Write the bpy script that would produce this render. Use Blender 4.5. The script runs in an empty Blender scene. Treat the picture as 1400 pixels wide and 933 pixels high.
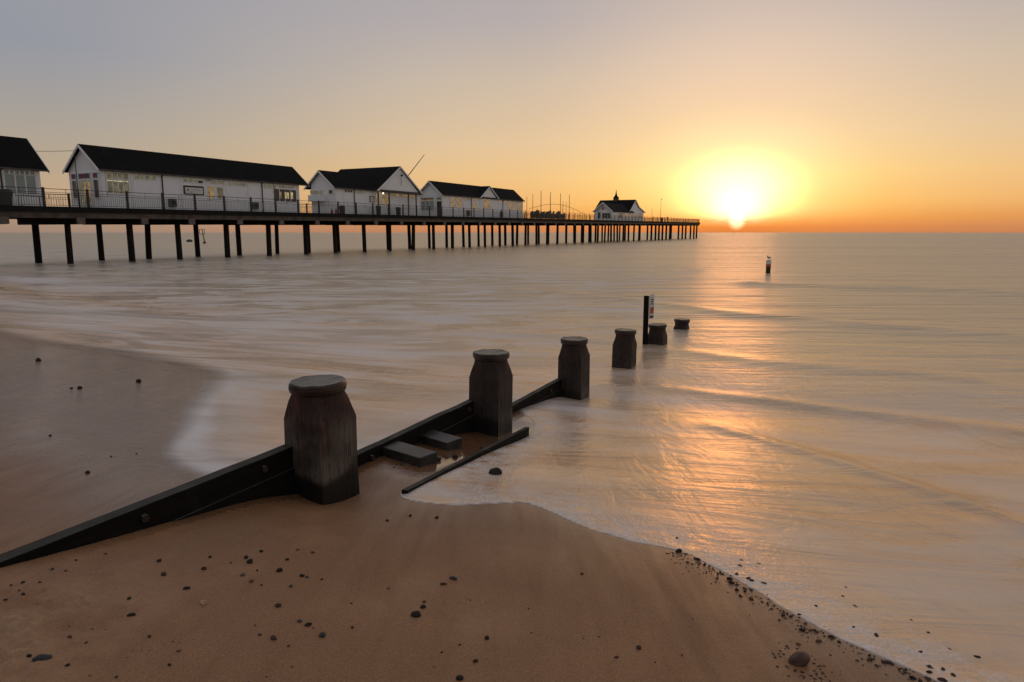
import bpy, bmesh, math, random
import numpy as np
from mathutils import Vector, Matrix, noise as mnoise

R = math.radians
sc = bpy.context.scene
col = sc.collection
random.seed(7)

# ------------------------------------------------------------------ helpers
def lin(c):
    return tuple(((v/255)/12.92 if v/255 <= .04045 else ((v/255+.055)/1.055)**2.4) for v in c) + (1,)

def tag(o, label=None, cat=None, group=None, kind=None):
    if label: o['label'] = label
    if cat: o['category'] = cat
    if group: o['group'] = group
    if kind: o['kind'] = kind
    return o

def empty(name, loc, label=None, cat=None, group=None):
    o = bpy.data.objects.new(name, None)
    o.empty_display_size = .2
    o.location = loc
    col.objects.link(o)
    return tag(o, label, cat, group)

class MB:
    """collects shapes (already in world coordinates after the map f) and links them as ONE mesh"""
    def __init__(self, f=None):
        self.v = []; self.f = []; self.map = f or (lambda a, b, c: (a, b, c))
    def add(self, vs, fs):
        k = len(self.v)
        self.v += [self.map(*p) for p in vs]
        self.f += [tuple(i+k for i in q) for q in fs]
        return self
    def box(self, a0, a1, b0, b1, c0, c1):
        vs = [(a, b, c) for c in (c0, c1) for b in (b0, b1) for a in (a0, a1)]
        return self.add(vs, [(0,2,3,1),(4,5,7,6),(0,1,5,4),(2,6,7,3),(0,4,6,2),(1,3,7,5)])
    def prism(self, poly, axis, a0, a1):
        """poly: 2D outline, extruded along axis 0, 1 or 2"""
        n = len(poly)
        def P(q, a):
            l = list(q); l.insert(axis, a); return tuple(l)
        vs = [P(q, a0) for q in poly] + [P(q, a1) for q in poly]
        fs = [tuple(range(n))[::-1], tuple(range(n, 2*n))] + [(i, (i+1) % n, n+(i+1) % n, n+i) for i in range(n)]
        return self.add(vs, fs)
    def tube(self, p, q, r, r2=None, n=10):
        r2 = r if r2 is None else r2
        p, q = Vector(p), Vector(q); d = (q-p).normalized()
        a = d.orthogonal().normalized(); b = d.cross(a)
        vs = []
        for c, rr in ((p, r), (q, r2)):
            for i in range(n):
                t = 2*math.pi*i/n
                vs.append(tuple(c + a*rr*math.cos(t) + b*rr*math.sin(t)))
        fs = [tuple(range(n))[::-1], tuple(range(n, 2*n))] + [(i, (i+1) % n, n+(i+1) % n, n+i) for i in range(n)]
        return self.add(vs, fs)
    def build(self, name, mat, parent=None, smooth=False, bevel=0):
        off = Vector(parent_world(parent)) if parent else Vector((0, 0, 0))
        me = bpy.data.meshes.new(name)
        me.from_pydata([tuple(Vector(p)-off) for p in self.v], [], self.f)
        bm = bmesh.new(); bm.from_mesh(me)
        bmesh.ops.recalc_face_normals(bm, faces=bm.faces)
        bm.to_mesh(me); bm.free()
        me.materials.append(mat)
        if smooth:
            me.polygons.foreach_set('use_smooth', [True]*len(me.polygons))
        o = bpy.data.objects.new(name, me); col.objects.link(o)
        if parent: o.parent = parent
        if bevel:
            m = o.modifiers.new('bevel', 'BEVEL'); m.width = bevel; m.segments = 2; m.limit_method = 'ANGLE'
        return o

def parent_world(o):
    v = Vector((0, 0, 0))
    while o is not None:
        v += o.location; o = o.parent
    return v

# ------------------------------------------------------------------ material helpers
def new_mat(name):
    m = bpy.data.materials.new(name); m.use_nodes = True
    nt = m.node_tree
    return m, nt, nt.nodes['Principled BSDF']

def N(nt, t, **kw):
    n = nt.nodes.new(t)
    for k, v in kw.items():
        if k.startswith('i_'):
            key = k[2:]
            n.inputs[int(key) if key.isdigit() else key.replace('_', ' ')].default_value = v
        else:
            setattr(n, k, v)
    return n

def math_(nt, op, a, b=None, clamp=False):
    n = nt.nodes.new('ShaderNodeMath'); n.operation = op; n.use_clamp = clamp
    for i, x in enumerate((a, b)):
        if x is None: continue
        if isinstance(x, (int, float)): n.inputs[i].default_value = x
        else: nt.links.new(x, n.inputs[i])
    return n.outputs[0]

def maprange(nt, v, a, b, c=0., d=1., smooth=True):
    n = nt.nodes.new('ShaderNodeMapRange')
    n.interpolation_type = 'SMOOTHSTEP' if smooth else 'LINEAR'
    nt.links.new(v, n.inputs[0])
    for i, x in zip((1, 2, 3, 4), (a, b, c, d)): n.inputs[i].default_value = x
    return n.outputs[0]

def mixc(nt, f, a, b, mode='MIX'):
    n = nt.nodes.new('ShaderNodeMix'); n.data_type = 'RGBA'; n.blend_type = mode
    for s, x in ((0, f), (6, a), (7, b)):
        if isinstance(x, (int, float)): n.inputs[s].default_value = x
        elif isinstance(x, tuple): n.inputs[s].default_value = x if len(x) == 4 else x+(1,)
        else: nt.links.new(x, n.inputs[s])
    return n.outputs[2]

def ramp(nt, v, stops, interp='LINEAR'):
    n = nt.nodes.new('ShaderNodeValToRGB'); cr = n.color_ramp; cr.interpolation = interp
    cr.elements[0].position = stops[0][0]; cr.elements[0].color = stops[0][1]
    cr.elements[1].position = stops[-1][0]; cr.elements[1].color = stops[-1][1]
    for p, c in stops[1:-1]:
        e_ = cr.elements.new(p); e_.color = c
    nt.links.new(v, n.inputs[0])
    return n.outputs[0]

def coord(nt, scale=(1, 1, 1), rot=(0, 0, 0), kind='Position'):
    if kind == 'Position':
        g = nt.nodes.new('ShaderNodeNewGeometry').outputs['Position']
    else:
        g = nt.nodes.new('ShaderNodeTexCoord').outputs[kind]
    m = nt.nodes.new('ShaderNodeMapping'); m.vector_type = 'TEXTURE' if False else 'POINT'
    nt.links.new(g, m.inputs[0]); m.inputs['Rotation'].default_value = rot; m.inputs['Scale'].default_value = scale
    return m.outputs[0]

def noise(nt, vec, scale, detail=4, rough=.55, dist=0.):
    n = N(nt, 'ShaderNodeTexNoise', i_Scale=scale, i_Detail=detail, i_Roughness=rough, i_Distortion=dist)
    nt.links.new(vec, n.inputs['Vector']); return n.outputs[0]

def bump(nt, bsdf, h, strength, dist, prev=None):
    b = N(nt, 'ShaderNodeBump', i_Strength=strength, i_Distance=dist)
    nt.links.new(h, b.inputs['Height'])
    if prev is not None: nt.links.new(prev, b.inputs['Normal'])
    if bsdf is not None: nt.links.new(b.outputs[0], bsdf.inputs['Normal'])
    return b.outputs[0]

def simple(name, c, rough=.7, var=.25, scale=6., bmp=.15, bdist=.01, stretch=(1, 1, 1), metal=0., spec=.5):
    m, nt, b = new_mat(name)
    v = coord(nt, stretch, kind='Object')
    n1 = noise(nt, v, scale, 5)
    lo = tuple(x*(1-var) for x in c)+(1,); hi = tuple(min(1, x*(1+var)) for x in c)+(1,)
    nt.links.new(ramp(nt, n1, [(.3, lo), (.7, hi)]), b.inputs['Base Color'])
    b.inputs['Roughness'].default_value = rough; b.inputs['Metallic'].default_value = metal
    b.inputs['Specular IOR Level'].default_value = spec
    if bmp: bump(nt, b, n1, bmp, bdist)
    return m

# The plan of the shore is kept on a survey grid; this turns grid coordinates into metres.
def WY(y, z): return 1.31714*y + .12514*(2.5-z)
def W3(x, y, z): return (.98980*x, WY(y, z), z)
# ------------------------------------------------------------------ camera
HC = 2.5
cd = bpy.data.cameras.new('camera'); cam = bpy.data.objects.new('camera', cd); col.objects.link(cam)
cam.location = (0, 0, HC); cam.rotation_euler = (R(90-9.218), 0, 0)
cd.sensor_width = 36; cd.lens = 23.53; cd.clip_start = .05; cd.clip_end = 40000
sc.camera = cam

# ------------------------------------------------------------------ light: sky, sun
SUN_AZ = R(18.3)            # clockwise from +Y
SUN_EL = R(1.2)
w = bpy.data.worlds.new('World'); sc.world = w; w.use_nodes = True
nt = w.node_tree; nt.nodes.clear()
out = nt.nodes.new('ShaderNodeOutputWorld')
tc = nt.nodes.new('ShaderNodeTexCoord')
sep = nt.nodes.new('ShaderNodeSeparateXYZ'); nt.links.new(tc.outputs['Generated'], sep.inputs[0])
X, Y, Z = sep.outputs
el = math_(nt, 'ARCSINE', Z)
eld = math_(nt, 'MULTIPLY', el, 1.34*180/math.pi)
elp = math_(nt, 'MINIMUM', math_(nt, 'MAXIMUM', eld, 0.), 90.)
pos = math_(nt, 'POWER', math_(nt, 'DIVIDE', elp, 90.), .5)
az = math_(nt, 'ARCTAN2', X, Y)
daz = math_(nt, 'SUBTRACT', az, SUN_AZ)
daz = math_(nt, 'ARCTAN2', math_(nt, 'SINE', daz), math_(nt, 'COSINE', daz))
dazd = math_(nt, 'MULTIPLY', daz, 1.24*180/math.pi)
adz = math_(nt, 'ABSOLUTE', dazd)
P_ = lambda e_: math.sqrt(e_/90)
def sramp(tab): return ramp(nt, pos, [(P_(e_), lin(c)) for e_, c in tab])
far = sramp(SKY_FAR) if 'SKY_FAR' in globals() else sramp([(0,(158,134,118)),(.8,(170,142,120)),(2.2,(186,154,124)),(4,(196,168,136)),(9,(174,163,149)),(16.7,(149,152,163)),(30,(156,156,163)),(90,(150,150,157))])
mid = sramp([(0,(198,130,88)),(.6,(210,140,90)),(1.6,(226,156,90)),(3.2,(236,182,116)),(6,(236,194,136)),(9.5,(226,196,156)),(16,(206,188,168)),(22,(182,173,173)),(40,(160,157,160)),(90,(150,150,157))])
sun_ = sramp([(0,(214,124,66)),(.6,(228,134,60)),(1.3,(240,162,72)),(3,(248,200,104)),(6,(250,222,140)),(10,(246,216,165)),(14,(238,208,174)),(18,(226,202,180)),(22,(208,190,178)),(40,(165,158,158)),(90,(150,150,157))])
f1 = maprange(nt, adz, 0., 24.)
f2 = maprange(nt, adz, 22., 68.)
c = mixc(nt, f1, sun_, mid)
c = mixc(nt, f2, c, far)
# aureole of the low sun: a wide oval and a hot core
gx = math_(nt, 'POWER', math_(nt, 'DIVIDE', adz, 6.6), 2.)
gy = math_(nt, 'POWER', math_(nt, 'DIVIDE', math_(nt, 'SUBTRACT', eld, 4.2), 4.5), 2.)
g = math_(nt, 'SQRT', math_(nt, 'ADD', gx, gy))
halo = maprange(nt, g, 2.1, .5)
glow = math_(nt, 'POWER', maprange(nt, g, 1.38, .1), 1.8)
hz = maprange(nt, eld, .4, 2.6)
glow = math_(nt, 'MULTIPLY', glow, hz); halo = math_(nt, 'MULTIPLY', halo, hz)
cx = math_(nt, 'POWER', math_(nt, 'DIVIDE', adz, 3.3), 2.)
cy = math_(nt, 'POWER', math_(nt, 'DIVIDE', math_(nt, 'SUBTRACT', eld, 2.0), 3.0), 2.)
core = math_(nt, 'MULTIPLY', maprange(nt, math_(nt, 'SQRT', math_(nt, 'ADD', cx, cy)), 1.2, 0.), maprange(nt, eld, .5, 2.))
dx = math_(nt, 'POWER', math_(nt, 'DIVIDE', adz, .9), 2.)
dy = math_(nt, 'POWER', math_(nt, 'DIVIDE', math_(nt, 'SUBTRACT', eld, 1.25), 1.0), 2.)
disc = maprange(nt, math_(nt, 'SQRT', math_(nt, 'ADD', dx, dy)), 1.15, .3)
# broken cloud line low over the horizon beside the sun
cm = nt.nodes.new('ShaderNodeCombineXYZ')
nt.links.new(math_(nt, 'MULTIPLY', dazd, .55), cm.inputs[0]); nt.links.new(math_(nt, 'MULTIPLY', eld, 3.2), cm.inputs[1])
cn = noise(nt, cm.outputs[0], 1.6, 5, .6)
cl = math_(nt, 'MULTIPLY', maprange(nt, cn, .46, .62), math_(nt, 'MULTIPLY', maprange(nt, eld, .45, .8), maprange(nt, eld, 1.7, 1.1)))
cl = math_(nt, 'MULTIPLY', cl, maprange(nt, adz, 14., 4.))
def scaled(fac, rgb):
    return mixc(nt, 1., mixc(nt, fac, (0, 0, 0, 1), rgb+(1,)), (1, 1, 1, 1), 'MULTIPLY')
def addc(a, b):
    n = nt.nodes.new('ShaderNodeVectorMath'); n.operation = 'ADD'
    nt.links.new(a, n.inputs[0]); nt.links.new(b, n.inputs[1]); return n.outputs[0]
def mulv(rgb, fac):
    n = nt.nodes.new('ShaderNodeVectorMath'); n.operation = 'SCALE'
    n.inputs[0].default_value = rgb; nt.links.new(fac, n.inputs[3]); return n.outputs[0]
# very faint large-scale unevenness of the high haze
hn = noise(nt, tc.outputs['Generated'], 2.2, 3, .5)
c = mixc(nt, maprange(nt, hn, .35, .65, 0., .06), c, (.62, .55, .50, 1))
c = addc(c, mulv((5.8, 1.8, .58), glow))
c = addc(c, mulv((.22, .20, .13), halo))
c = addc(c, mulv((.45, .32, .50), core))
c = addc(c, mulv((1.2, 1.0, .6), disc))
c = mixc(nt, math_(nt, 'MULTIPLY', cl, .55), c, (.75, .30, .07, 1))
bg = nt.nodes.new('ShaderNodeBackground'); nt.links.new(c, bg.inputs[0]); bg.inputs[1].default_value = .93
sky = nt.nodes.new('ShaderNodeTexSky'); sky.sky_type = 'NISHITA'; sky.sun_disc = False
sky.sun_elevation = SUN_EL; sky.sun_rotation = SUN_AZ; sky.air_density = 1.; sky.dust_density = 2.
bg2 = nt.nodes.new('ShaderNodeBackground'); nt.links.new(sky.outputs[0], bg2.inputs[0]); bg2.inputs[1].default_value = .015
ad = nt.nodes.new('ShaderNodeAddShader')
nt.links.new(bg.outputs[0], ad.inputs[0]); nt.links.new(bg2.outputs[0], ad.inputs[1]); nt.links.new(ad.outputs[0], out.inputs[0])

sl = bpy.data.lights.new('sun', 'SUN'); sl.energy = .05; sl.angle = R(6.); sl.color = (1., .42, .12)
so = bpy.data.objects.new('sun', sl); col.objects.link(so)
sd = Vector((math.sin(SUN_AZ)*math.cos(SUN_EL), math.cos(SUN_AZ)*math.cos(SUN_EL), math.sin(SUN_EL)))
so.rotation_euler = sd.to_track_quat('Z', 'Y').to_euler()

sc.view_settings.view_transform = 'Standard'; sc.view_settings.look = 'None'
sc.view_settings.exposure = 0; sc.view_settings.gamma = 1; sc.view_settings.use_curve_mapping = False
sc.cycles.max_bounces = 6; sc.cycles.use_denoising = True

# ------------------------------------------------------------------ terrain and sea
E2 = np.array([.530, .848])           # seaward direction
PS = [-60,-12,-3,-1,0,.5,1.1,1.5,1.9,2.5,4.3,6.55,7.5,10,15,30,200,9000]
PZ = [5.,3.0,1.6,1.22,1.05,.935,.82,.75,.705,.62,.35,.09,0,-.2,-.5,-1.2,-3,-4]
_s = np.linspace(-60, 60, 6001); _z = np.interp(_s, PS, PZ)
_k = np.hanning(41); _k /= _k.sum(); _zs = np.convolve(np.pad(_z, 20, mode='edge'), _k, 'valid')

def vnoise(x, y, seed=0):
    xi = np.floor(x).astype(np.int64); yi = np.floor(y).astype(np.int64); fx = x-xi; fy = y-yi
    fx = fx*fx*(3-2*fx); fy = fy*fy*(3-2*fy)
    def h(a, b):
        n_ = (a*374761393 + b*668265263 + seed*974634777) & 0x7fffffff
        n_ = ((n_ ^ (n_ >> 13))*1274126177) & 0x7fffffff
        n_ = (n_ ^ (n_ >> 16)) & 0xffff
        return n_/65535.
    return (h(xi,yi)*(1-fx)+h(xi+1,yi)*fx)*(1-fy)+(h(xi,yi+1)*(1-fx)+h(xi+1,yi+1)*fx)*fy
def fbm(x, y, o=4, seed=0):
    r = 0; a = .5; t = 0
    for i in range(o):
        r = r+a*vnoise(x, y, seed+i); t += a; x = x*2.03; y = y*2.03; a *= .5
    return r/t-.5

POST = [np.array([-1.43, 3.52])+k*np.array([1.188, 1.902]) for k in range(6)]
GD = np.array([1.188, 1.902]); GD = GD/np.linalg.norm(GD); GN = np.array([-GD[1], GD[0]])

def terrain(x, y):
    x = np.asarray(x, float); y = np.asarray(y, float)
    s = x*E2[0]+y*E2[1]; l = -x*E2[1]+y*E2[0]
    z = np.where(np.abs(s) < 59, np.interp(s, _s, _zs), np.interp(s, PS, PZ))
    r = np.hypot(x, y); near = np.clip(1-(r-25)/40, 0, 1)
    z = z + .05*fbm(x*.35, y*.35, 3, 3)*near*np.clip((s+1)/3,0,1)
    z = z + .012*fbm(s*1.1+7, l*.5, 3, 11)*near
    z = z + .006*fbm(s*5+7, l*2.2, 3, 31)*np.clip(1-(r-6)/10, 0, 1)
    lf = np.clip((-(x+1.43)*.848+(y-3.52)*.53-.2)/.4, 0, 1)*np.clip((s-1.2)/.8, 0, 1)*near
    z = z + lf*(.010*fbm(s*7, l*.9, 3, 41)+.006*np.abs(fbm(s*16, l*3, 3, 45)))
    # scour holes at the posts
    for k, p in enumerate(POST[:3]):
        d = np.hypot(x-p[0]-.08, y-p[1]+.08)
        z = z - (.07 if k else .13)*np.exp(-(d/.42)**2)
    # churned dry sand in the near left corner (foot marks)
    m = np.exp(-(((x+2.02)/.30)**2+((y-1.72)/.36)**2)) + .8*np.exp(-(((x+1.90)/.16)**2+((y-1.40)/.16)**2)) + .4*np.exp(-(((x+1.75)/.3)**2+((y-2.15)/.1)**2))
    q = fbm(x*9, y*9, 4, 51)
    z = z + m*(.05*q + .05*np.abs(fbm(x*16, y*16, 3, 61)) + .02*fbm(x*45, y*45, 2, 65))
    return z

def poly_sd(x, y, P):
    P = np.array(P, float); n = len(P)
    d = np.full(x.shape, 1e18); ins = np.zeros(x.shape, bool)
    for i in range(n):
        a = P[i]; b = P[(i+1) % n]; e_ = b-a
        wx = x-a[0]; wy = y-a[1]
        t = np.clip((wx*e_[0]+wy*e_[1])/(e_@e_), 0, 1)
        d = np.minimum(d, (wx-e_[0]*t)**2+(wy-e_[1]*t)**2)
        c1 = (a[1] <= y) & (b[1] > y); c2 = (a[1] > y) & (b[1] <= y)
        cr = e_[0]*wy-e_[1]*wx
        ins ^= (c1 & (cr > 0)) | (c2 & (cr < 0))
    return np.where(ins, 1, -1)*np.sqrt(d)

def smooth_poly(pts, n=3):
    pts = [np.array(p, float) for p in pts]
    for _ in range(n):
        q = [pts[0]]
        for a, b in zip(pts[:-1], pts[1:]):
            q += [a*.75+b*.25, a*.25+b*.75]
        q.append(pts[-1]); pts = q
    return pts
# edge of the swash, right of the groyne (near shore) and left of it
edge_r = smooth_poly([(-.02,6.1),(.30,5.75),(.20,5.25),(-.15,4.60),(-.50,3.92),(-.80,3.50),(-.86,3.34),(-.72,3.20),(-.41,3.18),(-.1,3.27),(.11,3.33),(.31,3.15),(.49,2.98),(.75,2.84),(1.06,2.77),(1.17,2.60),(1.27,2.44),(1.41,2.17),(1.55,1.99),(1.70,1.86),(1.83,1.75),(1.89,1.66),(2.2,1.4),(2.9,.95),(4.2,.1),(6,-1.1),(12,-5),(60,-38)])
edge_l = smooth_poly([(-.10,6.0),(-.55,5.25),(-1.0,4.52),(-1.5,3.7),(-1.72,3.16),(-2.0,3.13),(-2.26,3.26),(-2.60,3.45),(-2.9,3.68),(-3.04,3.95),(-3.2,4.3),(-3.48,4.75),(-3.8,5.3),(-4.0,5.8),(-4.4,6.55),(-4.9,7.2),(-5.9,7.62),(-7.0,8.1),(-8.6,8.4),(-10.5,9.3),(-14,11.5),(-20,15.),(-60,38)])
SW = [tuple(p) for p in edge_r] + [(4000,-2000),(4000,9000),(-6000,9000),(-6000,3800)] + [tuple(p) for p in edge_l[::-1]]

def polar_grid():
    a_f = np.radians(np.linspace(-68, 68, 720)); a_b = np.radians(np.linspace(68, 292, 74))[1:-1]
    ang = np.concatenate([a_f, a_b])
    r = np.concatenate([[.0001], np.geomspace(.35, 40, 600), np.geomspace(40, 9000, 150)[1:]])
    A, Rr = np.meshgrid(ang, r)
    x = Rr*np.sin(A); y = Rr*np.cos(A)
    nr, na = A.shape
    i = np.arange(nr-1)[:, None]*na; j = np.arange(na)[None, :]; j2 = (j+1) % na
    f = np.stack([i+j, i+na+j, i+na+j2, i+j2], -1).reshape(-1, 4)[:, ::-1]
    return x.ravel(), y.ravel(), f
GX, GY, GF = polar_grid()

def grid_mesh(name, x, y, z, f, mat, attrs=None):
    used = np.zeros(len(x), bool); used[f.ravel()] = True
    idx = np.cumsum(used)-1; f = idx[f]
    me = bpy.data.meshes.new(name)
    co = np.stack([.98980*x[used], WY(y[used], z[used]), z[used]], -1)
    me.vertices.add(len(co)); me.vertices.foreach_set('co', co.ravel())
    me.loops.add(f.size); me.loops.foreach_set('vertex_index', f.ravel().astype(np.int32))
    me.polygons.add(len(f)); me.polygons.foreach_set('loop_start', np.arange(0, f.size, 4, dtype=np.int32))
    me.polygons.foreach_set('use_smooth', np.ones(len(f), bool))
    me.update(calc_edges=True); me.validate()
    for k, v in (attrs or {}).items():
        a = me.attributes.new(k, 'FLOAT', 'POINT'); a.data.foreach_set('value', v[used].astype(np.float32))
    me.materials.append(mat)
    o = bpy.data.objects.new(name, me); col.objects.link(o)
    return o

TZ = terrain(GX, GY)
SD = poly_sd(GX, GY, SW)
SC = GX*E2[0]+GY*E2[1]; LC = -GX*E2[1]+GY*E2[0]
RR = np.hypot(GX, GY)
# ragged edge of the swash
SDn = SD + np.where(RR < 40, .035*fbm(GX*2.5, GY*2.5, 3, 91) + .02*fbm(GX*9, GY*9, 2, 95), 0)
# how wet the sand is: just above the swash, and all the flat left of the groyne
side = (GX-POST[0][0])*GN[0]+(GY-POST[0][1])*GN[1]
wet_r = .55*np.clip(1+SD/.9, 0, 1)
wet_l = np.clip((SC-.2+.8*fbm(GX*.6, GY*.6, 3, 7))/1.6, 0, 1)
WET = np.where(side > 0, np.maximum(wet_r, wet_l), wet_r)
gu = (GX-POST[0][0])*GD[0]+(GY-POST[0][1])*GD[1]
pool = np.clip((gu-.15)/.5, 0, 1)*np.clip((3.4-gu)/.5, 0, 1)*np.exp(-((side+.28)/.36)**4)
WET = np.maximum(WET, 1.15*pool)
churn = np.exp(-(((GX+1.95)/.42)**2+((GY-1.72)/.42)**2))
DRY_RELIEF = churn*np.clip(.5+3.5*fbm(GX*7, GY*7, 3, 51), 0, 1)  # drier lumps; their tone contrast also paints in relief lost to soft light

# ---- materials
def sand_mat():
    m, nt, b = new_mat('beach_sand')
    v = coord(nt)
    wet = N(nt, 'ShaderNodeAttribute', attribute_name='wet').outputs['Fac']
    n1 = noise(nt, v, 1.3, 6, .6); n2 = noise(nt, v, 150., 3, .7); n3 = noise(nt, v, 38., 4, .6)
    base = ramp(nt, n1, [(.3, (.31,.15,.066,1)), (.7, (.40,.20,.088,1))])
    base = mixc(nt, maprange(nt, n2, .35, .68, 0., .75), base, (.13,.062,.032,1))
    base = mixc(nt, maprange(nt, n2, .62, .75, 0., .45), base, (.62,.46,.34,1))
    # faint backwash streaks running down the beach
    sv = coord(nt, (4.2, .55, 1), (0, 0, R(57)))
    st = noise(nt, sv, 2.2, 5, .6, .4)
    base = mixc(nt, maprange(nt, st, .50, .78, 0., .30), base, (.17,.095,.055,1))
    base = mixc(nt, maprange(nt, n1, .50, .72, 0., .35), base, (.40,.23,.12,1))
    wetc = mixc(nt, 1., base, (.62,.60,.60,1), 'MULTIPLY')
    # scattered grit
    gv = N(nt, 'ShaderNodeTexVoronoi', i_Scale=26., i_Randomness=1.); nt.links.new(v, gv.inputs['Vector'])
    gsp = math_(nt, 'MULTIPLY', maprange(nt, gv.outputs['Distance'], .13, .08), maprange(nt, noise(nt, v, 2.4, 3, .6), .48, .62))
    base = mixc(nt, gsp, base, (.035,.022,.016,1))
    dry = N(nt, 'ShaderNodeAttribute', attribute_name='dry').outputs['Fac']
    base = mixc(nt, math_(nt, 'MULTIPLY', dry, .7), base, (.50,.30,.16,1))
    nt.links.new(mixc(nt, wet, base, wetc), b.inputs['Base Color'])
    rg = maprange(nt, wet, 0., 1., .60, .11)
    rg = math_(nt, 'SUBTRACT', rg, maprange(nt, wet, 1.0, 1.12, 0., .10))
    rg = math_(nt, 'ADD', rg, maprange(nt, st, .3, .7, -.06, .08))
    nt.links.new(rg, b.inputs['Roughness'])
    nt.links.new(maprange(nt, wet, .3, 1., .35, .95), b.inputs['Specular IOR Level'])
    h = math_(nt, 'ADD', math_(nt, 'MULTIPLY', n3, .5), math_(nt, 'MULTIPLY', n2, .35))
    hb = N(nt, 'ShaderNodeBump', i_Distance=.004); nt.links.new(h, hb.inputs['Height'])
    nt.links.new(maprange(nt, wet, .2, 1., .55, .16), hb.inputs['Strength'])
    rv = coord(nt, (1.1, 5.5, 1), (0, 0, R(-14))); rn = noise(nt, rv, 3.4, 5, .6, .7)
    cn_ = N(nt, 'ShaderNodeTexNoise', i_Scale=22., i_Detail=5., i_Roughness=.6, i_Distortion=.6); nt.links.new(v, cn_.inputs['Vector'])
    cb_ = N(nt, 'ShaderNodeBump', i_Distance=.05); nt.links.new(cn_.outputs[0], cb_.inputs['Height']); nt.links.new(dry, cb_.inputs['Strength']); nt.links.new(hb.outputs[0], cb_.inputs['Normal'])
    hb = cb_
    b2_ = N(nt, 'ShaderNodeBump', i_Distance=.03); nt.links.new(noise(nt, coord(nt, (1.6, 11., 1), (0, 0, R(-10))), 2.6, 5, .6, .8), b2_.inputs['Height'])
    nt.links.new(math_(nt, 'MULTIPLY', maprange(nt, wet, .6, .95, .04, .20), maprange(nt, wet, 1.0, 1.1, 1., .05)), b2_.inputs['Strength']); nt.links.new(hb.outputs[0], b2_.inputs['Normal']); b2_ = b2_.outputs[0]
    bump(nt, b, st, .10, .03, b2_)
    return m

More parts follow.
